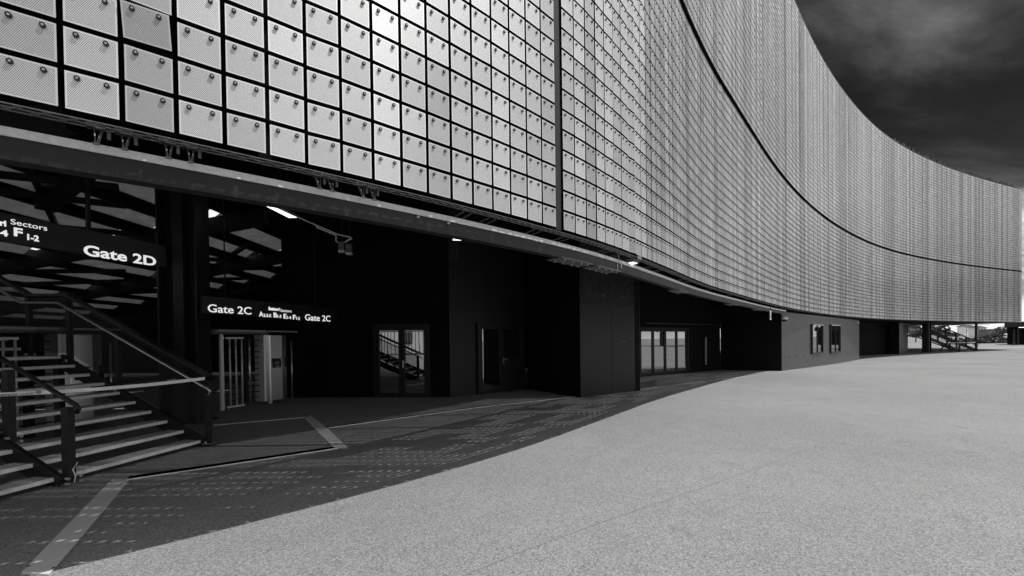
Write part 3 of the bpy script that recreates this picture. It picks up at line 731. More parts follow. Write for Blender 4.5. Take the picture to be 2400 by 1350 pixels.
# ================================================================== COLUMN, STAIRS
def h_column(name, label, cx, cy, wd, dp, z0, z1, ang, group=None):
    t = thing(name, label, 'column', (cx, cy, z0), group)
    ca, sa = math.cos(ang), math.sin(ang); X = np.array([ca, sa, 0]); Y = np.array([-sa, ca, 0]); c = np.array([cx, cy, z0])
    for sgn in (-1, 1):
        MB().frame(c+X*(sgn*wd/2)-X*(0.02)-Y*dp/2, X*0.04, Y*dp, UP*(z1-z0)).build('flange', 'dark_steel', t)
    MB().frame(c-X*(wd/2-0.021)-Y*0.02, X*(wd-0.042), Y*0.04, UP*(z1-z0)).build('web', 'black_steel', t)
    MB().frame(c-X*wd*0.62-Y*dp*0.7, X*wd*1.24, Y*dp*1.4, UP*0.03).build('base_plate', 'dark_steel', t)
    MB().frame(c-X*0.1-Y*dp*0.42, X*0.2, Y*dp*0.3, UP*(z1-z0)).build('cover_strip', 'dark_steel', t)
    return t
h_column('steel_column', 'wide black steel column behind the stair at the end of the Gate 2D sign', -6.95, 8.72, 0.72, 0.46, 0, 5.6, 0.12)

SD = np.array([-0.98, 0.2, 0]); SD /= np.linalg.norm(SD); SW = np.array([-0.2, -0.98, 0]); SW /= np.linalg.norm(SW)   # up the stair / along a tread, away from the right rail
P0 = gpt(490, 1045); RISE, RUN = 0.1525, 0.325; WID = 2.75
stair = thing('staircase', 'open black steel staircase with pale grated treads closed off by white tape', 'staircase', P0)
def tread(k, t0, z, w_=0.30):
    o = P0+SD*t0+SW*0.06+UP*(z-0.045)
    td = MB().frame(o, SD*w_, SW*WID, UP*0.045).build('tread', 'tread_grate', stair)
    MB().frame(o-SD*0.004+UP*0.004, SD*0.024, SW*WID, UP*0.044).build('nosing', 'pale_edge', td)
t = 0.10; z = 0.10
for k in range(9):
    tread(k, t, z); t += RUN; z += RISE
land0 = t
for k in range(3): tread(k, land0+k*0.31, z, 0.305)
t = land0+0.93; z += RISE
for k in range(9):
    tread(k, t, z); t += RUN; z += RISE
SLP = RISE/RUN; ZL = 0.10+9*RISE; LAND1 = land0+0.93
def stair_z(t):
    if t < land0: return max(0.0, 0.02+SLP*(t-0.05))
    if t < LAND1: return ZL
    return ZL+SLP*(t-LAND1+0.1)
def at_stair(t, wdt, z): return P0+SD*t+SW*wdt+UP*z
for wv in (0.03, 1.86, WID):
    for (a, b) in ((0.02, land0+0.05), (LAND1-0.05, LAND1+2.9)):
        MB().bar(at_stair(a, wv, stair_z(a)-0.02), at_stair(b, wv, stair_z(b-0.06)-0.02), 0.05, 0.24).build('stringer', 'black_steel', stair)
    MB().bar(at_stair(land0, wv, ZL-0.1), at_stair(LAND1, wv, ZL-0.1), 0.05, 0.22).build('stringer', 'black_steel', stair)
    for tt in (land0+0.1, LAND1-0.1):
        MB().bar(at_stair(tt, wv, 0), at_stair(tt, wv, ZL-0.05), 0.1, 0.1, up=(0, 1, 0)).build('support_post', 'black_steel', stair)
def rail_set(wv, posts, infill, top_h, label_t):
    for tt in posts:
        b = at_stair(tt, wv, stair_z(tt)-0.03 if tt > 0.05 else 0.0)
        pst = MB().bar(b, at_stair(tt, wv, stair_z(tt)+top_h), 0.055, 0.09, up=tuple(SD)).build('rail_post', 'dark_steel', stair)
        MB().box(b+UP*0.04, (0.15, 0.12, 0.02), 0.0).build('foot_plate', 'grey_steel', pst)
        for s1 in (-0.055, 0.055):
            MB().tube([b+SW*s1+UP*0.05, b+SW*s1+UP*0.085], 0.018, 6).build('bolt', 'galvanised', pst)
    return
tops = [(0.0, 1.13), (2.90, 2.545), (3.84, 2.575), (6.2, 3.70)]
rail_set(0.0, [0.0, 1.83, 2.90, 3.84, 5.4], True, 1.05, '')
for (a, za), (b, zb_) in zip(tops[:-1], tops[1:]):
    MB().bar(at_stair(a-0.03, 0, za), at_stair(b+0.03, 0, zb_), 0.10, 0.045).build('top_rail', 'dark_steel', stair)
hr = [at_stair(-0.12, 0.10, 0.84), at_stair(-0.15, 0.10, 0.90), at_stair(-0.10, 0.10, 0.95), at_stair(0.0, 0.10, 0.99), at_stair(2.98, 0.10, 2.40), at_stair(3.85, 0.10, 2.43), at_stair(6.2, 0.10, 3.55)]
MB().tube(hr, 0.021, 8).build('handrail', 'stainless', stair, smooth=True)
# perforated infill sheets
def infill(a, za0, za1, b, zb0, zb1):
    me = bpy.data.meshes.new('infill_sheet'); q = [at_stair(a, 0, za0), at_stair(b, 0, zb0), at_stair(b, 0, zb1), at_stair(a, 0, za1)]
    off = root_loc(stair); th = SW*0.003
    vs = [tuple(p-off) for p in q]+[tuple(p-off+th) for p in q]
    me.from_pydata(vs, [], [(0, 1, 2, 3)]); ul = me.uv_layers.new(name='UVMap'); uvs = [(a, za0), (b, zb0), (b, zb1), (a, za1)]
    for li in range(4): ul.data[li].uv = uvs[li]
    me.materials.append(M['perforated']); o = bpy.data.objects.new('infill_sheet', me); col.objects.link(o); o.parent = stair
infill(0.05, 0.16, 1.09, 1.80, 0.97, 1.95); infill(1.86, 1.0, 1.97, 2.87, 1.5, 2.47); infill(2.94, 1.53, 2.5, 3.81, 1.53, 2.53); infill(3.88, 1.58, 2.55, 6.1, 2.65, 3.6)
# centre handrail
cen = 1.80
for tt in (0.0, 0.95, 2.2):
    b = at_stair(tt, cen, stair_z(tt) if tt > 0.05 else 0.0)
    pst = MB().bar(b, b+UP*0.92, 0.07, 0.11, up=tuple(SD)).build('rail_post', 'dark_steel', stair)
    MB().box(b+UP*0.015, (0.16, 0.15, 0.02)).build('foot_plate', 'grey_steel', pst)
    for s1 in (-0.06, 0.06):
        for zz in (0.03, 0.09): MB().tube([b+SW*s1+UP*zz-SD*0.05, b+SW*s1+UP*zz-SD*0.09], 0.018, 6).build('bolt', 'galvanised', pst)
cz = 0.99
MB().tube([at_stair(-0.14, cen, 0.86), at_stair(-0.17, cen, 0.90), at_stair(-0.13, cen, 0.95), at_stair(-0.02, cen, 1.0), at_stair(2.6, cen, 1.0+2.62*SLP)], 0.028, 10).build('handrail', 'dark_steel', stair, smooth=True)
cab = [at_stair(-0.06, cen-0.01, 0.02), at_stair(-0.065, cen-0.02, 0.1), at_stair(-0.06, cen-0.0, 0.18), at_stair(-0.06, cen-0.04, 0.24), at_stair(-0.06, cen-0.045, 0.26)]
MB().tube(cab, 0.006, 6).build('cable_tie', 'white_paint', stair)

# barrier tape
T0 = at_stair(-0.01, 0.06, 1.10); T1 = at_z(0, 925, 1.085)
T1 = on_plane(0, 925, (-6.12, 4.9, 0), (0, 1, 0)); TD = T1-T0; TL = np.linalg.norm(TD); TDn = TD/TL
tape = thing('barrier_tape', 'white warning tape stretched across the foot of the stairs', 'tape', T0)
tp = MB(); n = 24; vs = []
for i in range(n+1):
    u = i/n*1.25; p = T0+TD*u-UP*0.03*math.sin(math.pi*min(u, 1)); tw = 0.10*math.sin(5*u)
    sd = np.array([TDn[1], -TDn[0], 0])
    for hh in (-0.024, 0.024): vs.append(p+UP*hh+sd*hh*tw)
    for hh in (0.024, -0.024): vs.append(p+UP*hh+sd*(hh*tw-0.0015))
fs = []
for i in range(n):
    for j in range(4): fs.append((4*i+j, 4*i+(j+1) % 4, 4*i+4+(j+1) % 4, 4*i+4+j))
tp.add(vs, fs).build('tape_strip', 'tape_white', tape)
def tape_text(body, xl, xr, ym, mt, h=0.020):
    nrm = np.array([-TDn[1], TDn[0], 0]); nrm = nrm if nrm[1] < 0 else -nrm
    a = on_plane(xl, ym[0], T0, nrm); b = on_plane(xr, ym[1], T0, nrm)
    letters(body, tape, mt, a-UP*h*0.5, b-a, np.linalg.norm(b-a), h, 0.012, out=0.012)
tape_text('ACCESSO VIETATO', 347, 389, (896, 891.5), 'print_black'); tape_text('NO ENTRY', 391, 413, (891.2, 888.8), 'print_grey')
tape_text('ACCESSO VIETATO', -62, 41, (930, 924.5), 'print_black', 0.022); tape_text('NO ENTRY', 47, 81, (924, 921.5), 'print_grey', 0.022)
def tape_logo(x, y, r):
    nrm = np.array([-TDn[1], TDn[0], 0]); nrm = nrm if nrm[1] < 0 else -nrm
    c = on_plane(x, y, T0, nrm)+nrm*0.010; ax = TDn; b = MB(); vs = []; fs = []
    for j in range(16):
        an = 2*math.pi*j/16
        for rr in (r, r*0.62): vs.append(c+ax*rr*1.25*math.cos(an)+UP*rr*math.sin(an))
    for j in range(16): fs.append((2*j, 2*j+1, (2*j+3) % 32, (2*j+2) % 32))
    b.add(vs, fs); b.bar(c-ax*r*0.5, c+ax*r*0.5, 0.002, 0.006); b.build('round_mark', 'print_black', tape)
tape_logo(90, 919, 0.017); tape_logo(342, 896.5, 0.016); tape_logo(415.5, 888.5, 0.016)

# ================================================================== SIGNS
def sign(name, label, p, q, z0, z1, mt, th=0.06):
    p, q = np.asarray(p, float), np.asarray(q, float); d = (q-p)/np.linalg.norm(q-p); n = np.array([d[1], -d[0]])
    t = thing(name, label, 'sign', (*p, z0))
    MB().prism([p, q, q-n*th, p-n*th], z0, z1).build('sign_board', mt, t)
    def put(body, xl, xr, yl, cap, mt='glow_letter', bold=0.02, sp=1.0):
        a = on_plane(xl, yl, v3(p, 0), v3(n, 0)); b = on_plane(xr, yl, v3(p, 0), v3(n, 0))
        letters(body, t, mt, a, v3(d, 0), np.linalg.norm((b-a)[:2]), cap, bold, sp, out=0.003)
    return t, put
s1, put = sign('gate_sign', 'long black hanging sign reading Gate 2D above the staircase', (-8.6, 3.1), (-7.17, 8.55), 3.265, 3.70, 'sign_grey')
put('Gate 2D', 196, 365, 597, 0.178, bold=0.022)
put('F', 32.5, 53, 552, 0.125, bold=0.03); put('1-2', 64, 91, 561.5, 0.088, bold=0.035)
put('E', -66, -40, 533, 0.125, bold=0.03); put('1-4', -22, 18.5, 547.5, 0.088, bold=0.035)
put('Settori', -60, 14, 517, 0.085, bold=0.04); put('Sectors', 25, 110, 525, 0.082, bold=-0.002)
for x, y in ((-8.2, 4.6), (-7.5, 7.3)): MB().bar((x, y, 3.70), (x, y, 5.2), 0.05, 0.05, up=(0, 1, 0)).build('hanger_rod', 'black_steel', s1)
GP, GQ = at_y(473, 715, 8.55)[:2], at_y(790, 745, 12.2)[:2]
s2, put = sign('gate_sign', 'black sign reading Gate 2C twice above the turnstile', GP, GQ, 2.30, 2.665, 'sign_black')
put('Gate 2C', 487, 589, 731, 0.165, bold=0.008)
put('Gate 2C', 715, 774, 750.5, 0.165, bold=0.008)
put('Settori', 629, 655, 726.5, 0.075, bold=0.04); put('Sectors', 657, 683, 730.5, 0.072, bold=0.0)
for ch, xl, xr, y, cap in (('A', 607, 617, 741.5, 0.115), ('2-3-X', 617.5, 636, 742.5, 0.075), ('B', 641, 649, 743.5, 0.115), ('1-3', 650, 659, 744.5, 0.075), ('E', 664.5, 671.5, 746.2, 0.115), ('1-4', 673, 682, 747.3, 0.075), ('F', 686.5, 693, 748.3, 0.115), ('1-2', 694.5, 702.5, 749.3, 0.075)):
    put(ch, xl, xr, y, cap, bold=0.025)
for x in (531, 741):
    q = on_plane(x, 690, v3(GP, 0), v3(np.array([(GQ-GP)[1], -(GQ-GP)[0]]), 0)); MB().bar((q[0]-0.03, q[1], 2.66), (q[0]-0.03, q[1], 5.6), 0.02, 0.02, up=(0, 1, 0)).build('hanger_rod', 'dark_steel', s2)

# ================================================================== TURNSTILES
def turnstile(label):
    """built at the origin: passage line along +Y, front face towards +X"""
    t = thing('turnstile', label, 'turnstile', (0, 0, 0), 'full height turnstiles in a row under the stand')
    MB().box((0, 0, 1.03), (0.07, 0.08, 2.06)).build('end_post', 'bar_steel', t)
    MB().box((0.06, 0.0, 1.93), (0.05, 0.05, 0.05)).build('post_bolt', 'stainless', t)
    for k, y in enumerate((0.20, 0.36, 0.52)):
        MB().tube([(0.03, y, 0.08), (0.03, y, 1.92)], 0.022, 8).build('comb_bar', 'bar_steel', t, smooth=True)
    cf = MB(); cf.bar((0.03, 0.1, 1.93), (0.03, 0.56, 1.93), 0.05, 0.05); cf.bar((0.03, 0.1, 0.07), (0.03, 0.56, 0.07), 0.05, 0.05); cf.build('comb_frame', 'bar_steel', t)
    MB().tube([(0.05, 0.72, 0.0), (0.05, 0.72, 1.98)], 0.025, 8).build('rotor_post', 'stainless', t, smooth=True)
    for k in range(11):
        z = 0.22+0.165*k
        MB().tube([(-0.05, 0.12, z), (-0.12, 1.12, z)], 0.016, 6).build('rotor_arm', 'dark_steel', t)
    MB().tube([(-0.35, 0.85, 0.05), (-0.35, 0.85, 2.0)], 0.06, 10).build('rotor_shaft', 'black_steel', t)
    cabp = [(0.10, 1.16), (0.18, 1.24), (0.18, 1.62), (0.06, 1.86), (-0.25, 1.9), (-0.4, 1.6), (-0.3, 1.2)]
    c_ = MB(); c_.prism(cabp, 0.09, 2.02); cb_ = c_.build('cabinet', 'stainless', t, bevel=0.015)
    MB().prism([(0.105, 1.10), (0.115, 1.155), (-0.3, 1.16), (-0.3, 1.1)], 0.09, 2.02).build('cabinet_edge', 'bar_steel', t)
    MB().box((0.05, 1.3, 0.045), (0.08, 0.08, 0.09)).build('foot', 'bar_steel', t)
    rd = MB(); y0, y1 = 1.29, 1.57
    rd.add([(0.18, y0, 1.33), (0.18, y1, 1.33), (0.18, y1-0.03, 1.05), (0.18, y0+0.03, 1.05), (0.23, y0+0.01, 1.32), (0.23, y1-0.01, 1.32), (0.25, y1-0.04, 1.06), (0.25, y0+0.04, 1.06)],
           [(0, 1, 5, 4), (1, 2, 6, 5), (2, 3, 7, 6), (3, 0, 4, 7), (4, 5, 6, 7), (0, 3, 2, 1)])
    r_ = rd.build('ticket_reader', 'print_black', t)
    MB().frame((0.240, y0+0.055, 1.155), (0.004, 0, 0), (0, 0.13, 0), (-0.006, 0, 0.085)).build('reader_screen', 'screen', r_)
    MB().frame((0.256, y0+0.06, 1.085), (0.004, 0, 0), (0, 0.11, 0), (0, 0, 0.018)).build('reader_slot', 'white_paint', r_)
    MB().box((0.236, y1-0.045, 1.285), (0.006, 0.03, 0.03)).build('reader_mark', 'white_paint', r_)
    side = MB(); side.box((0.03, 1.80, 1.2), (0.14, 0.14, 0.28), 0.5); side.build('side_reader', 'print_black', t)
    MB().tube([(0.12, 1.98, 0.02), (0.12, 1.98, 1.85)], 0.02, 8).build('guard_post', 'stainless', t, smooth=True)
    h_ = MB(); h_.prism([(0.28, -0.28), (0.28, 1.15), (-0.45, 1.15), (-0.45, -0.28), (-0.2, -0.42), (0.12, -0.42)], 2.03, 2.16)
    h_.build('header', 'grey_steel', t, bevel=0.03)
    MB().frame((0.283, -0.22, 2.10), (0.01, 0, 0), (0, 1.25, 0), (0, 0, 0.045)).build('header_trim', 'galvanised', t)
    MB().frame((0.15, 1.2, 2.105), (0.05, 0, 0), (0, 0.95, 0), (0, 0, 0.04)).build('header_trim', 'galvanised', t)
    return t
tu = turnstile('steel turnstile with a bright cabinet and card reader under the Gate 2C sign')
ta = math.atan2(11.8-10.14, -6.45+7.2)-math.pi/2
tu.location = (-7.20, 10.14, 0); tu.rotation_euler = (0, 0, ta); tu.scale = (0.93, 0.93, 0.93)
t2 = copy_tree(tu); t2['label'] = 'turnstile seen through the perforated stair rail left of the black column'
t2.location = (-8.95, 6.80, 0); t2.rotation_euler = (0, 0, R(-14))
t3 = copy_tree(tu); t3['label'] = 'turnstile in shadow behind the stair landing, leftmost of the row'
t3.location = (-10.6, 5.1, 0); t3.rotation_euler = (0, 0, R(-14))

# ================================================================== LAMPS, SPEAKERS, CABLES, CAMERAS
def lamp_thing(name, label, p, size, ang, tilt, face='lamp_face'):
    t = thing(name, label, 'lamp', p); ca, sa = math.cos(ang), math.sin(ang)
    MB().box(p+UP*0.035, (size[0]+0.04, size[1]+0.04, 0.06), ang).build('housing', 'grey_steel', t)
    MB().box(p, (size[0], size[1], 0.01), ang).build('lamp_face', face, t)
    return t
q = at_z(642, 487, 4.75); lamp_thing('ceiling_lamp', 'lit rectangular lamp beside the white cable under the grandstand', q, (0.20, 1.5, 0), -0.05, 0, 'lamp_tube')
q = on_plane(1074, 556, (0, 9.5, 0), (0, 1, 0)); lt = thing('wall_lamp', 'small lit square lamp on a dark post below the edge beam', 'lamp', q)
ax = np.array([0.19, 0.03, 0]); ay = np.array([0.05, 0.10, 0.17])
MB().frame(q-ax/2-ay/2, ax, ay, np.array([0.0, -0.012, 0.006])).build('lamp_face', 'lamp_face', lt)
MB().frame(q-ax*0.56-ay*0.56+np.array([0, 0.006, -0.003]), ax*1.12, ay*1.12, np.array([0, 0.05, -0.02])).build('housing', 'dark_steel', lt)
MB().bar(q+np.array([-0.1, 0.08, -0.6]), v3(q+np.array([-0.1, 0.2, 0]), 5.62), 0.22, 0.2, up=(0, 1, 0)).build('lamp_post', 'dark_steel', lt)
q = at_z(1482, 617, 2.96); fl = lamp_thing('floodlight', 'flat lit floodlight hung between facade and edge beam', q, (0.15, 0.11, 0), 0.85, 0, 'lamp_tube')
fin = MB()
for k in range(7): fin.frame(q+np.array([0.05+0.022*k*0.66, -0.14+0.022*k*0.75, 0.05]), (0.012, 0.0, 0), (0, 0.06, 0), UP*0.06)
fin.build('cooling_fins', 'galvanised', fl)
# conduit with its two speakers
pts = [(583, 457), (700, 510), (790, 549), (822, 556.5), (825, 559), (815, 563), (808, 568.5)]
cv = [on_plane(x, y, (0, 10.2, 0), (-0.15, 1, 0)) for x, y in pts]
t = thing('white_conduit', 'long straight white cable leading to the pair of hanging boxes', 'cable', cv[0]); MB().tube(cv, 0.016, 6).build('conduit_run', 'white_paint', t)
pts = [(739, 527), (742, 530), (742, 533), (786, 551), (788, 555), (787, 564), (793, 569)]
cv = [on_plane(x, y, (0, 10.2, 0), (-0.15, 1, 0)) for x, y in pts]
t = thing('white_conduit', 'short bent white cable below the long straight one', 'cable', cv[0]); MB().tube(cv, 0.014, 6).build('conduit_run', 'white_paint', t)
for (x, y, lab) in ((801, 578, 'nearer left hanging grey box at the end of the white cables'), (818, 583, 'right hanging grey box, next to its twin at the cable end')):
    q = on_plane(x, y, (0, 10.2, 0), (-0.15, 1, 0)); t = thing('junction_box', lab, 'box', q, 'hanging grey boxes under the grandstand')
    MB().box(q, (0.13, 0.12, 0.20), 0.15).build('box_body', 'grey_steel', t, bevel=0.008)
    MB().box(q-UP*0.12, (0.13, 0.13, 0.035), 0.15).build('pale_lip', 'white_paint', t)
    MB().bar(q+UP*0.1+np.array([0, 0.05, 0]), v3(q+np.array([0, 0.05, 0]), 5.6), 0.03, 0.03, up=(0, 1, 0)).build('hanger_rod', 'black_steel', t)
def dome_camera(x, y, label, depth_pt):
    q = on_plane(x, y, v3(depth_pt, 0), (0, 1, 0)); t = thing('security_camera', label, 'camera', q, 'white security cameras along the facade underside')
    r = 0.12; mb = MB(); vs = []; fs = []; m_, n_ = 5, 10
    for i in range(m_+1):
        a = math.pi/2*i/m_
        for j in range(n_): vs.append(q+r*np.array([math.cos(a)*math.cos(2*math.pi*j/n_), math.cos(a)*math.sin(2*math.pi*j/n_), -math.sin(a)]))
    for i in range(m_):
        for j in range(n_): fs.append((i*n_+j, i*n_+(j+1) % n_, (i+1)*n_+(j+1) % n_, (i+1)*n_+j))
    mb.add(vs, fs).build('camera_dome', 'print_black', t, smooth=True)
    MB().tube([q+UP*0.005, q+UP*0.10], r*1.15, 12).build('camera_body', 'white_paint', t)
    MB().bar(q+UP*0.11, q+UP*0.11+np.array([0.12, 0.35, 0.05]), 0.05, 0.05).build('wall_arm', 'white_paint', t)
dome_camera(1839, 749, 'white dome camera at the near top corner of the window block', C0_-np.array([0, 0.25]))
dome_camera(2009, 757.5, 'white dome camera at the far top corner of the window block', C1_-np.array([0, 0.25]))
dome_camera(2126, 762, 'small white dome camera over the narrow pier', D1-np.array([0, 0.3]))
q = on_plane(1806, 739, (0, 16.2, 0), (0, 1, 0)); t = thing('hanging_sign', 'small white safety notice hanging from the edge beam near the window block', 'sign', q)
zh = 0.18
MB().box(q, (0.15, 0.012, 2*zh), 0.75).build('notice_board', 'white_paint', t)
nv = np.array([math.sin(0.75), -math.cos(0.75), 0]); dv = np.array([math.cos(0.75), math.sin(0.75), 0])
MB().frame(q+nv*0.008-dv*0.05+UP*0.0, dv*0.10, nv*0.003, UP*0.045).build('printed_block', 'print_grey', t)
MB().frame(q+nv*0.008-dv*0.05-UP*0.10, dv*0.10, nv*0.003, UP*0.06).build('printed_block', 'print_black', t)
MB().frame(q+nv*0.008-dv*0.06+UP*0.09, dv*0.12, nv*0.003, UP*0.02).build('printed_block', 'print_grey', t)
MB().bar(q+UP*zh, q+UP*(zh+0.28), 0.015, 0.015, up=(0, 1, 0)).build('hanger_rod', 'dark_steel', t)
# dangling cables by the floodlight
q = at_z(1449, 600, 3.0); t = thing('dangling_cable', 'loose white cables dangling from the trim beside the floodlight', 'cable', q)
MB().tube([q+np.array([-0.01, 0, 0.04]), q+np.array([0.01, 0, -0.02]), q+np.array([0.0, 0.01, -0.1]), q+np.array([-0.01, 0, -0.13])], 0.007, 6).build('cable_strand', 'galvanised', t)
MB().tube([q+np.array([-0.015, 0, -0.13]), q+np.array([-0.015, 0, -0.23])], 0.006, 6).build('cable_strand', 'white_paint', t)
MB().tube([q+np.array([0.06, 0.03, -0.08]), q+np.array([0.06, 0.03, -0.19])], 0.008, 6).build('cable_strand', 'white_paint', t)
MB().bar(q+np.array([-0.05, 0, 0.1]), q+np.array([0.01, 0, 0.02]), 0.008, 0.008).build('cable_hook', 'galvanised', t)

# ================================================================== DRAINS AND COVER PLATES
def slot(label, pts, wd, edge=True):
    P = [gpt(x, y)[:2] for x, y in pts]; t = thing('drain_slot', label, 'drain', (*P[0], 0), 'drain slots in the paving')
    a = MB(); b = MB()
    for p, q in zip(P[:-1], P[1:]):
        d = (q-p)/np.linalg.norm(q-p); n = np.array([d[1], -d[0]]); zp, zq = gz(p[1]), gz(q[1])
        a.add([v3(p-n*wd, zp+0.004), v3(q-n*wd, zq+0.004), v3(q, zq+0.004), v3(p, zp+0.004)], [(0, 1, 2, 3)])
        b.frame(v3(p, zp-0.01), v3(q-p, zq-zp), v3(n, 0)*0.016, UP*0.020)
    a.build('slot_channel', 'slot_black', t); b.build('metal_lip', 'white_paint', t)
slot('dark drain slot running from the near cover plate to the middle plate', [(296, 1125), (540, 1089), (792, 1051)], 0.17)
slot('thin drain slot between the stair foot and the middle cover plate', [(500, 997), (715, 978.5)], 0.04)
slot('long drain slot running from the middle plate to the window block', [(757, 1005), (1130, 954), (1500, 913), (1700, 887.5), (1828, 873)], 0.11)
def plate(label, quad):
    P = [gpt(x, y) for x, y in quad]; t = thing('cover_plate', label, 'cover plate', (P[0][0], P[0][1], 0), 'metal cover plates in the paving')
    MB().prism([p[:2] for p in P], 0.001, 0.012).build('plate_sheet', 'plate_metal', t)
    c = sum(P)/4; sc = MB()
    for p in P:
        q = p+(c-p)*0.08; sc.tube([(q[0], q[1], 0.011), (q[0], q[1], 0.016)], 0.010, 6)
    sc.build('screw', 'dark_steel', t)
a, b, c, d = gpt(50, 1345), gpt(262, 1125.5), gpt(303, 1127), gpt(115, 1350)
P = [tuple(proj(x)[:2]) for x in (b+(a-b)*1.5, b, c, c+(d-c)*1.5)]
plate('long metal cover plate at the lower left running out of the picture', [(50, 1345), (262, 1125.5), (303, 1127), (115, 1350)])
plate('short metal cover plate above the drain joint in the middle of the shade', [(713, 979.5), (728, 974.5), (764, 1001.5), (741, 1009)])
plate('metal cover plate below the drain joint, ending at the dark slot', [(742.5, 1011), (765.5, 1003), (816, 1051.5), (783, 1050.3)])
jt = MB(); P = [gpt(x, y)[:2] for x, y in ((1085, 1349), (1230, 1290), (1420, 1220), (1640, 1145), (1800, 1088), (1905, 1047))]
for p, q in zip(P[:-1], P[1:]):
    d = (q-p)/np.linalg.norm(q-p); n = np.array([d[1], -d[0]]); jt.add([v3(p, 0.004), v3(q, 0.004), v3(q+n*0.005, 0.004), v3(p+n*0.005, 0.004)], [(0, 1, 2, 3)])
o = jt.build('paving_joint', 'concrete_grey'); tag(o, kind='structure')

# ================================================================== FAR END
SG = -0.30
cq = gpt(2172, 826); h_column('steel_column', 'dark steel column beside the far gate in front of the far stairs', cq[0], cq[1], 0.95, 0.5, SG, ZB-0.03, 0.5)
gq = gpt(2150, 827); a = on_plane(2128, 770, (gq[0], gq[1], 0), (0.5, -0.86, 0)); bq = on_plane(2158, 770, (gq[0], gq[1], 0), (0.5, -0.86, 0))
t, put = sign('gate_sign', 'small dark sign reading Gate 3A beyond the narrow pier', a[:2], bq[:2], a[2]-0.55, a[2]+0.30, 'sign_black')
put('Gate 3A', 2131.5, 2156, 774.5, 0.27, mt='white_paint', bold=0.012)
# far staircase, mirror of the near one
F0 = gpt(2288, 823.5); FD = np.array([-0.86, -0.30, 0]); FD /= np.linalg.norm(FD); FW = np.array([0.28, 0.96, 0]); FW = -FW/np.linalg.norm(FW)
FD = (gpt(2190, 824)-gpt(2288, 823.5)); FD[2] = 0; FD /= np.linalg.norm(FD); FW = np.array([-FD[1], FD[0], 0]); FW = FW if FW[1] > 0 else -FW
fs_ = thing('staircase', 'far open staircase silhouetted at the end of the building', 'staircase', F0)
def fst(t, wv, z): return F0+FD*t+FW*wv+UP*z
for k in range(14):
    MB().frame(fst(0.15+0.31*k, 0.05, 0.10+0.165*k), FD*0.29, FW*2.6, UP*0.05).build('tread', 'tread_grate', fs_)
for wv in (0.0, 2.7):
    MB().bar(fst(0, wv, 0.1), fst(4.7, wv, 2.55), 0.06, 0.34).build('stringer', 'black_steel', fs_)
    MB().bar(fst(0, wv, 1.15), fst(3.4, wv, 2.95), 0.1, 0.10).build('top_rail', 'black_steel', fs_)
    MB().bar(fst(0, wv, 0.75), fst(4.0, wv, 2.85), 0.05, 0.06).build('handrail', 'dark_steel', fs_)
    for tt in (0.0, 0.95, 1.9, 2.9):
        MB().bar(fst(tt, wv, 0.52*tt), fst(tt, wv, min(1.15+0.53*tt, 3.2)), 0.12, 0.12, up=(0, 1, 0)).build('rail_post', 'black_steel', fs_)
MB().bar(fst(0, 0, 0), fst(0, 0, 3.3), 0.16, 0.16, up=(0, 1, 0)).build('corner_post', 'black_steel', fs_)
for (a_, b_) in ((1.2, 4.6), (2.6, 1.4)):
    MB().bar(fst(a_, 1.3, 0.1), fst(b_, 1.3, 1.6), 0.1, 0.1).build('brace', 'black_steel', fs_)
MB().bar(fst(0.0, -0.04, 1.05), fst(2.5, -0.04, 0.98), 0.01, 0.06).build('tape_strip', 'tape_white', fs_)
# low stair flight rail in front
for tt in (1.4, 2.3):
    MB().bar(fst(tt+1.0, -1.2, 0), fst(tt+1.0, -1.2, 1.0), 0.12, 0.12, up=(0, 1, 0)).build('rail_post', 'black_steel', fs_)

def tree(x, y, h, cr, label, seed, group, base=SG, low=0.25, squash=0.8, n=900):
    rg = np.random.default_rng(seed); t = thing('tree', label, 'tree', (x, y, base), group)
    tk = MB(); p = np.array([x, y, base]); tk.tube([p, p+np.array([0.05*cr, 0, h*0.3]), p+np.array([-0.03*cr, 0.05, h*0.6])], [0.035*h, 0.026*h, 0.012*h], 8)
    for k in range(6):
        a = rg.random()*6.28; s_ = p+UP*h*(0.28+0.05*k); tk.tube([s_, s_+np.array([math.cos(a)*cr*0.7, math.sin(a)*cr*0.7, h*0.22])], [0.014*h, 0.005*h], 6)
    tk.build('trunk', 'bark', t)
    lobes = [(rg.normal(0, 0.42, 3)*np.array([cr, cr, h*0.3*squash]), cr*(0.32+0.3*rg.random())) for _ in range(11)]
    vs = []; fs = []
    for i in range(n):
        c, rr = lobes[rg.integers(len(lobes))]; d = rg.normal(0, 1, 3); d /= np.linalg.norm(d)
        q = p+UP*h*(0.5+low*0.6)+c+d*rr*(0.55+0.5*rg.random())*np.array([1, 1, 0.8])
        if q[2] < base+h*low*0.6: continue
        a = rg.normal(0, 1, 3); a /= np.linalg.norm(a); b = np.cross(a, rg.normal(0, 1, 3)); b /= np.linalg.norm(b); sz = cr*(0.07+0.08*rg.random())
        k = len(vs); vs += [q-a*sz-b*sz*0.6, q+a*sz-b*sz*0.5, q+a*sz*0.7+b*sz, q-a*sz*0.6+b*sz*0.7]; fs.append((k, k+1, k+2, k+3))
    MB().add(vs, fs).build('crown', 'leaf', t)
    return t
def at_h(x, d):                                       # plan point seen in picture column x at distance d ahead
    return at_y(x, 790, d)[:2]
G_ = 'trees beyond the far plaza'
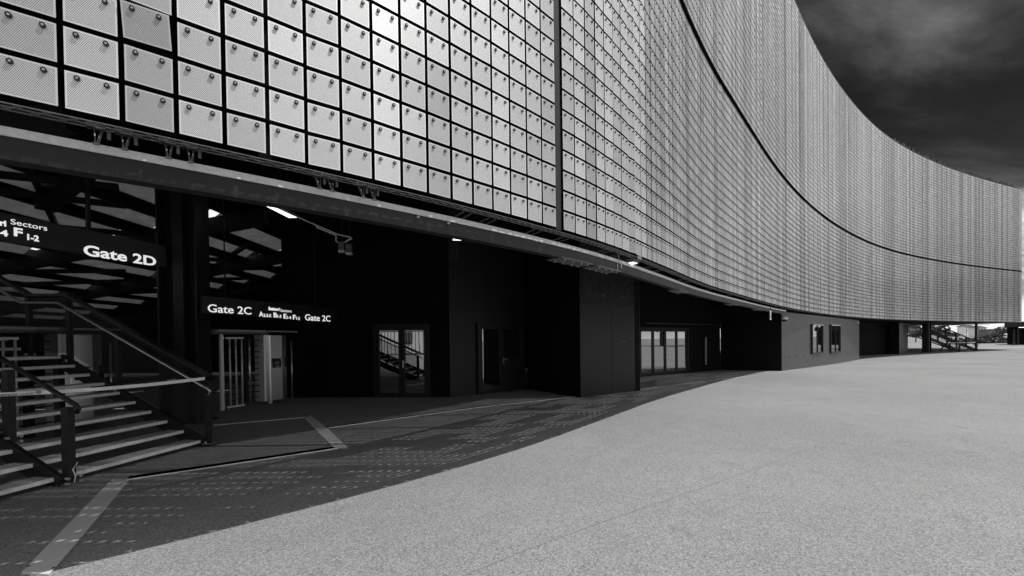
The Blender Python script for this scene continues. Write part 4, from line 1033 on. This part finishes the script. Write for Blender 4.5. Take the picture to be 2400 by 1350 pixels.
for k, (x, d, h, c, lab) in enumerate(((2146, 115, 4.2, 2.4, 'tree seen through the far gate opening left of the far stairs'), (2198, 110, 4.4, 2.6, 'tree behind the upper part of the far stairs'), (2224, 140, 3.2, 2.2, 'small tree framed between the posts of the far stairs'),
        (2328, 125, 2.2, 1.4, 'low round tree to the right of the far apartment houses'), (2349, 105, 4.0, 1.7, 'dark tree touching the left end of the pavilion roof'), (2339, 100, 2.0, 1.5, 'low broad tree in front of the dark house, left of the pavilion'), (2301, 130, 1.7, 1.6, 'low bushy tree right under the apartment windows'))):
    p = at_h(x, d); tree(p[0], p[1], h, c, lab, 40+k, G_, n=420)
hd = MB(); rg = np.random.default_rng(5); p0 = at_h(2236, 86); p1 = at_h(2560, 92); vs = []; fs = []
for i in range(5200):
    u = rg.random(); q = v3(p0+(p1-p0)*u, SG)+np.array([rg.normal(0, 0.35), rg.normal(0, 0.5), 0]); q[2] += 1.1*rg.random()*(0.8+0.25*math.sin(u*60))
    a = rg.normal(0, 1, 3); a /= np.linalg.norm(a); b = np.cross(a, rg.normal(0, 1, 3)); b /= np.linalg.norm(b); sz = 0.16
    k = len(vs); vs += [q-a*sz-b*sz, q+a*sz-b*sz, q+a*sz+b*sz, q-a*sz+b*sz]; fs.append((k, k+1, k+2, k+3))
o = MB().add(vs, fs).build('hedge', 'leaf'); tag(o, 'long dark clipped hedge along the far edge of the plaza', 'hedge'); o.location = (0, 0, 0)

def house(label, xl, xr, d, ytop, storeys, nwin, roofh, mt, depth=4, skew=0.12):
    a = at_h(xl, d); b = at_h(xr, d*1.02); zt = EYE+(at_y(xl, ytop, d)[2]-EYE); dv_ = (b-a)/np.linalg.norm(b-a); nv_ = np.array([dv_[1], -dv_[0]]); L = np.linalg.norm(b-a)
    t = thing('apartment_house', label, 'building', (*a, SG), 'apartment houses beyond the plaza')
    MB().prism([a, b, b-nv_*depth, a-nv_*depth], SG, zt).build('wall', mt, t)
    ov = 0.8; A = a-dv_*ov+nv_*ov; B = b+dv_*ov+nv_*ov; C = b+dv_*ov-nv_*(depth+ov); D = a-dv_*ov-nv_*(depth+ov)
    rm1 = (A+D)/2+dv_*L*0.25; rm2 = (B+C)/2-dv_*L*0.25
    MB().add([v3(A, zt), v3(B, zt), v3(C, zt), v3(D, zt), v3(rm1, zt+roofh), v3(rm2, zt+roofh)], [(0, 1, 5, 4), (1, 2, 5), (2, 3, 4, 5), (3, 0, 4), (0, 3, 2, 1)]).build('roof', 'roof_tile', t)
    fh = (zt-SG)/storeys
    for i in range(storeys):
        for j in range(nwin):
            u = L*(j+0.5)/nwin; z = SG+fh*(i+0.35)
            wf = MB().frame(v3(a+dv_*(u-0.65)+nv_*0.02, z), v3(dv_, 0)*1.3, v3(nv_, 0)*0.08, UP*fh*0.5).build('window', 'print_black', t)
            MB().frame(v3(a+dv_*(u-0.5)+nv_*0.10, z+0.1), v3(dv_, 0)*1.0, v3(nv_, 0)*0.02, UP*(fh*0.5-0.2)).build('pane', 'glass_dim', wf)
    return t
house('pale apartment house with dark hipped roof right of the far stair post', 2290, 2312, 260, 768, 3, 3, 1.3, 'white_paint')
house('apartment house partly hidden behind the far stair rail', 2262, 2285, 285, 765, 4, 4, 1.3, 'white_paint')
house('dark low house with a flat roof right of the pale apartment house', 2315, 2339, 250, 772.5, 3, 3, 0.4, 'plaster_dark')
# pavilion at the right edge
pa, pbq = at_h(2357, 74), at_h(2580, 66); dv_ = (pbq-pa)/np.linalg.norm(pbq-pa); nv_ = np.array([dv_[1], -dv_[0]])
pv_ = thing('pavilion', 'dark flat roofed pavilion at the right edge of the far plaza', 'pavilion', (*pa, SG))
MB().prism([pa+nv_*2, pbq+nv_*2, pbq-nv_*8, pa-nv_*8], 2.85, 3.75).build('roof', 'black_steel', pv_)
MB().prism([pa+dv_*0.1-nv_*1, pbq-nv_*1, pbq-nv_*1.3, pa+dv_*0.1-nv_*1.3], SG, 2.85).build('wall', 'black_wall', pv_)
for u in (1.5, 7, 13): MB().bar(v3(pa+dv_*u, SG), v3(pa+dv_*u, 2.85), 0.25, 0.25, up=(0, 1, 0)).build('post', 'black_steel', pv_)
MB().frame(v3(pa+dv_*1.6+nv_*2.0, 2.72), v3(dv_, 0)*0.75, -v3(nv_, 0)*0.2, UP*0.08).build('strip_light', 'lamp_face', pv_)
lp = gpt(2377, 809); t = thing('plaza_post', 'dark post on a round foot standing on the far plaza', 'post', lp)
MB().tube([lp, lp+UP*0.12], 0.5, 12).build('foot', 'black_steel', t); MB().tube([lp+UP*0.1, lp+UP*0.5, lp+UP*2.75], [0.26, 0.12, 0.10], 10).build('pole', 'black_steel', t)
lp = gpt(2287, 809.5); t = thing('plaza_post', 'dark round post foot seen behind the corner post of the far stairs', 'post', lp)
MB().tube([lp, lp+UP*0.12], 0.42, 12).build('foot', 'black_steel', t); MB().tube([lp+UP*0.1, lp+UP*2.2], 0.10, 10).build('pole', 'black_steel', t)
bl = gpt(2391, 807); t = thing('stone_bench', 'grey stone block bench at the right edge of the plaza', 'bench', bl)
MB().box(bl+np.array([2.0, 0, 0.20]), (5.2, 0.9, 0.40), 0.1).build('bench_block', 'concrete_grey', t, bevel=0.04); MB().box(bl+np.array([2.0, 0, 0.45]), (5.4, 1.1, 0.10), 0.1).build('seat_slab', 'concrete', t)

# ================================================================== WHAT STANDS AROUND THE PLAZA OUTSIDE THE FRAME (seen mirrored in doors and panels)
fn = thing('plaza_fence', 'tall bar fence closing the plaza behind the viewer', 'fence', (-10, -24, 0))
pst = MB()
for k in range(120): pst.bar((-34+0.45*k, -24, 0), (-34+0.45*k, -24, 2.9), 0.07, 0.07, up=(0, 1, 0))
pst.bar((-34, -24, 0.1), (20, -24, 0.1), 0.08, 0.1); pst.bar((-34, -24, 2.9), (20, -24, 2.9), 0.08, 0.1)
o = pst.build('fence_bars', 'black_steel', fn)
t = thing('white_hall', 'long low white building behind the bar fence across the plaza', 'building', (-22, -34, 0)); ha = R(-38)
hx = np.array([math.cos(ha), math.sin(ha), 0]); hy = np.array([-math.sin(ha), math.cos(ha), 0]); hc = np.array([-20, -36, 0])
MB().box(hc+UP*2.4, (44, 8, 4.8), ha).build('wall', 'white_paint', t); MB().box(hc+UP*4.95, (45, 9, 0.3), ha).build('roof', 'roof_tile', t)
for k in range(9): MB().box(hc+hx*(-19+4.8*k)+hy*4.03+UP*2.2, (1.6, 0.1, 1.8), ha).build('window', 'glass_dim', t)
tl = ('tall tree behind the bar fence nearest the white hall', 'tree behind the middle of the bar fence', 'tree behind the bar fence, farthest from the white hall', 'nearest tree on the open side of the plaza', 'second tree along the open side of the plaza', 'third tree along the open side of the plaza', 'fourth tree along the open side of the plaza', 'fifth tree along the open side of the plaza', 'sixth tree along the open side of the plaza', 'last tree along the open side of the plaza before the street')
for k, (x, y, h) in enumerate(((-6, -31, 9.5), (6, -33, 8.5), (17, -32, 9), (78, -4, 12), (86, 7, 12), (92, 17, 13.5), (98, 27, 12), (103, 36, 13.5), (108, 45, 12.5), (113, 54, 13))):
    tree(x, y, h*(1.3 if x > 50 else 1), h*0.50, tl[k], 80+k, 'trees across the plaza', base=gz(y), low=0.1, n=1100)
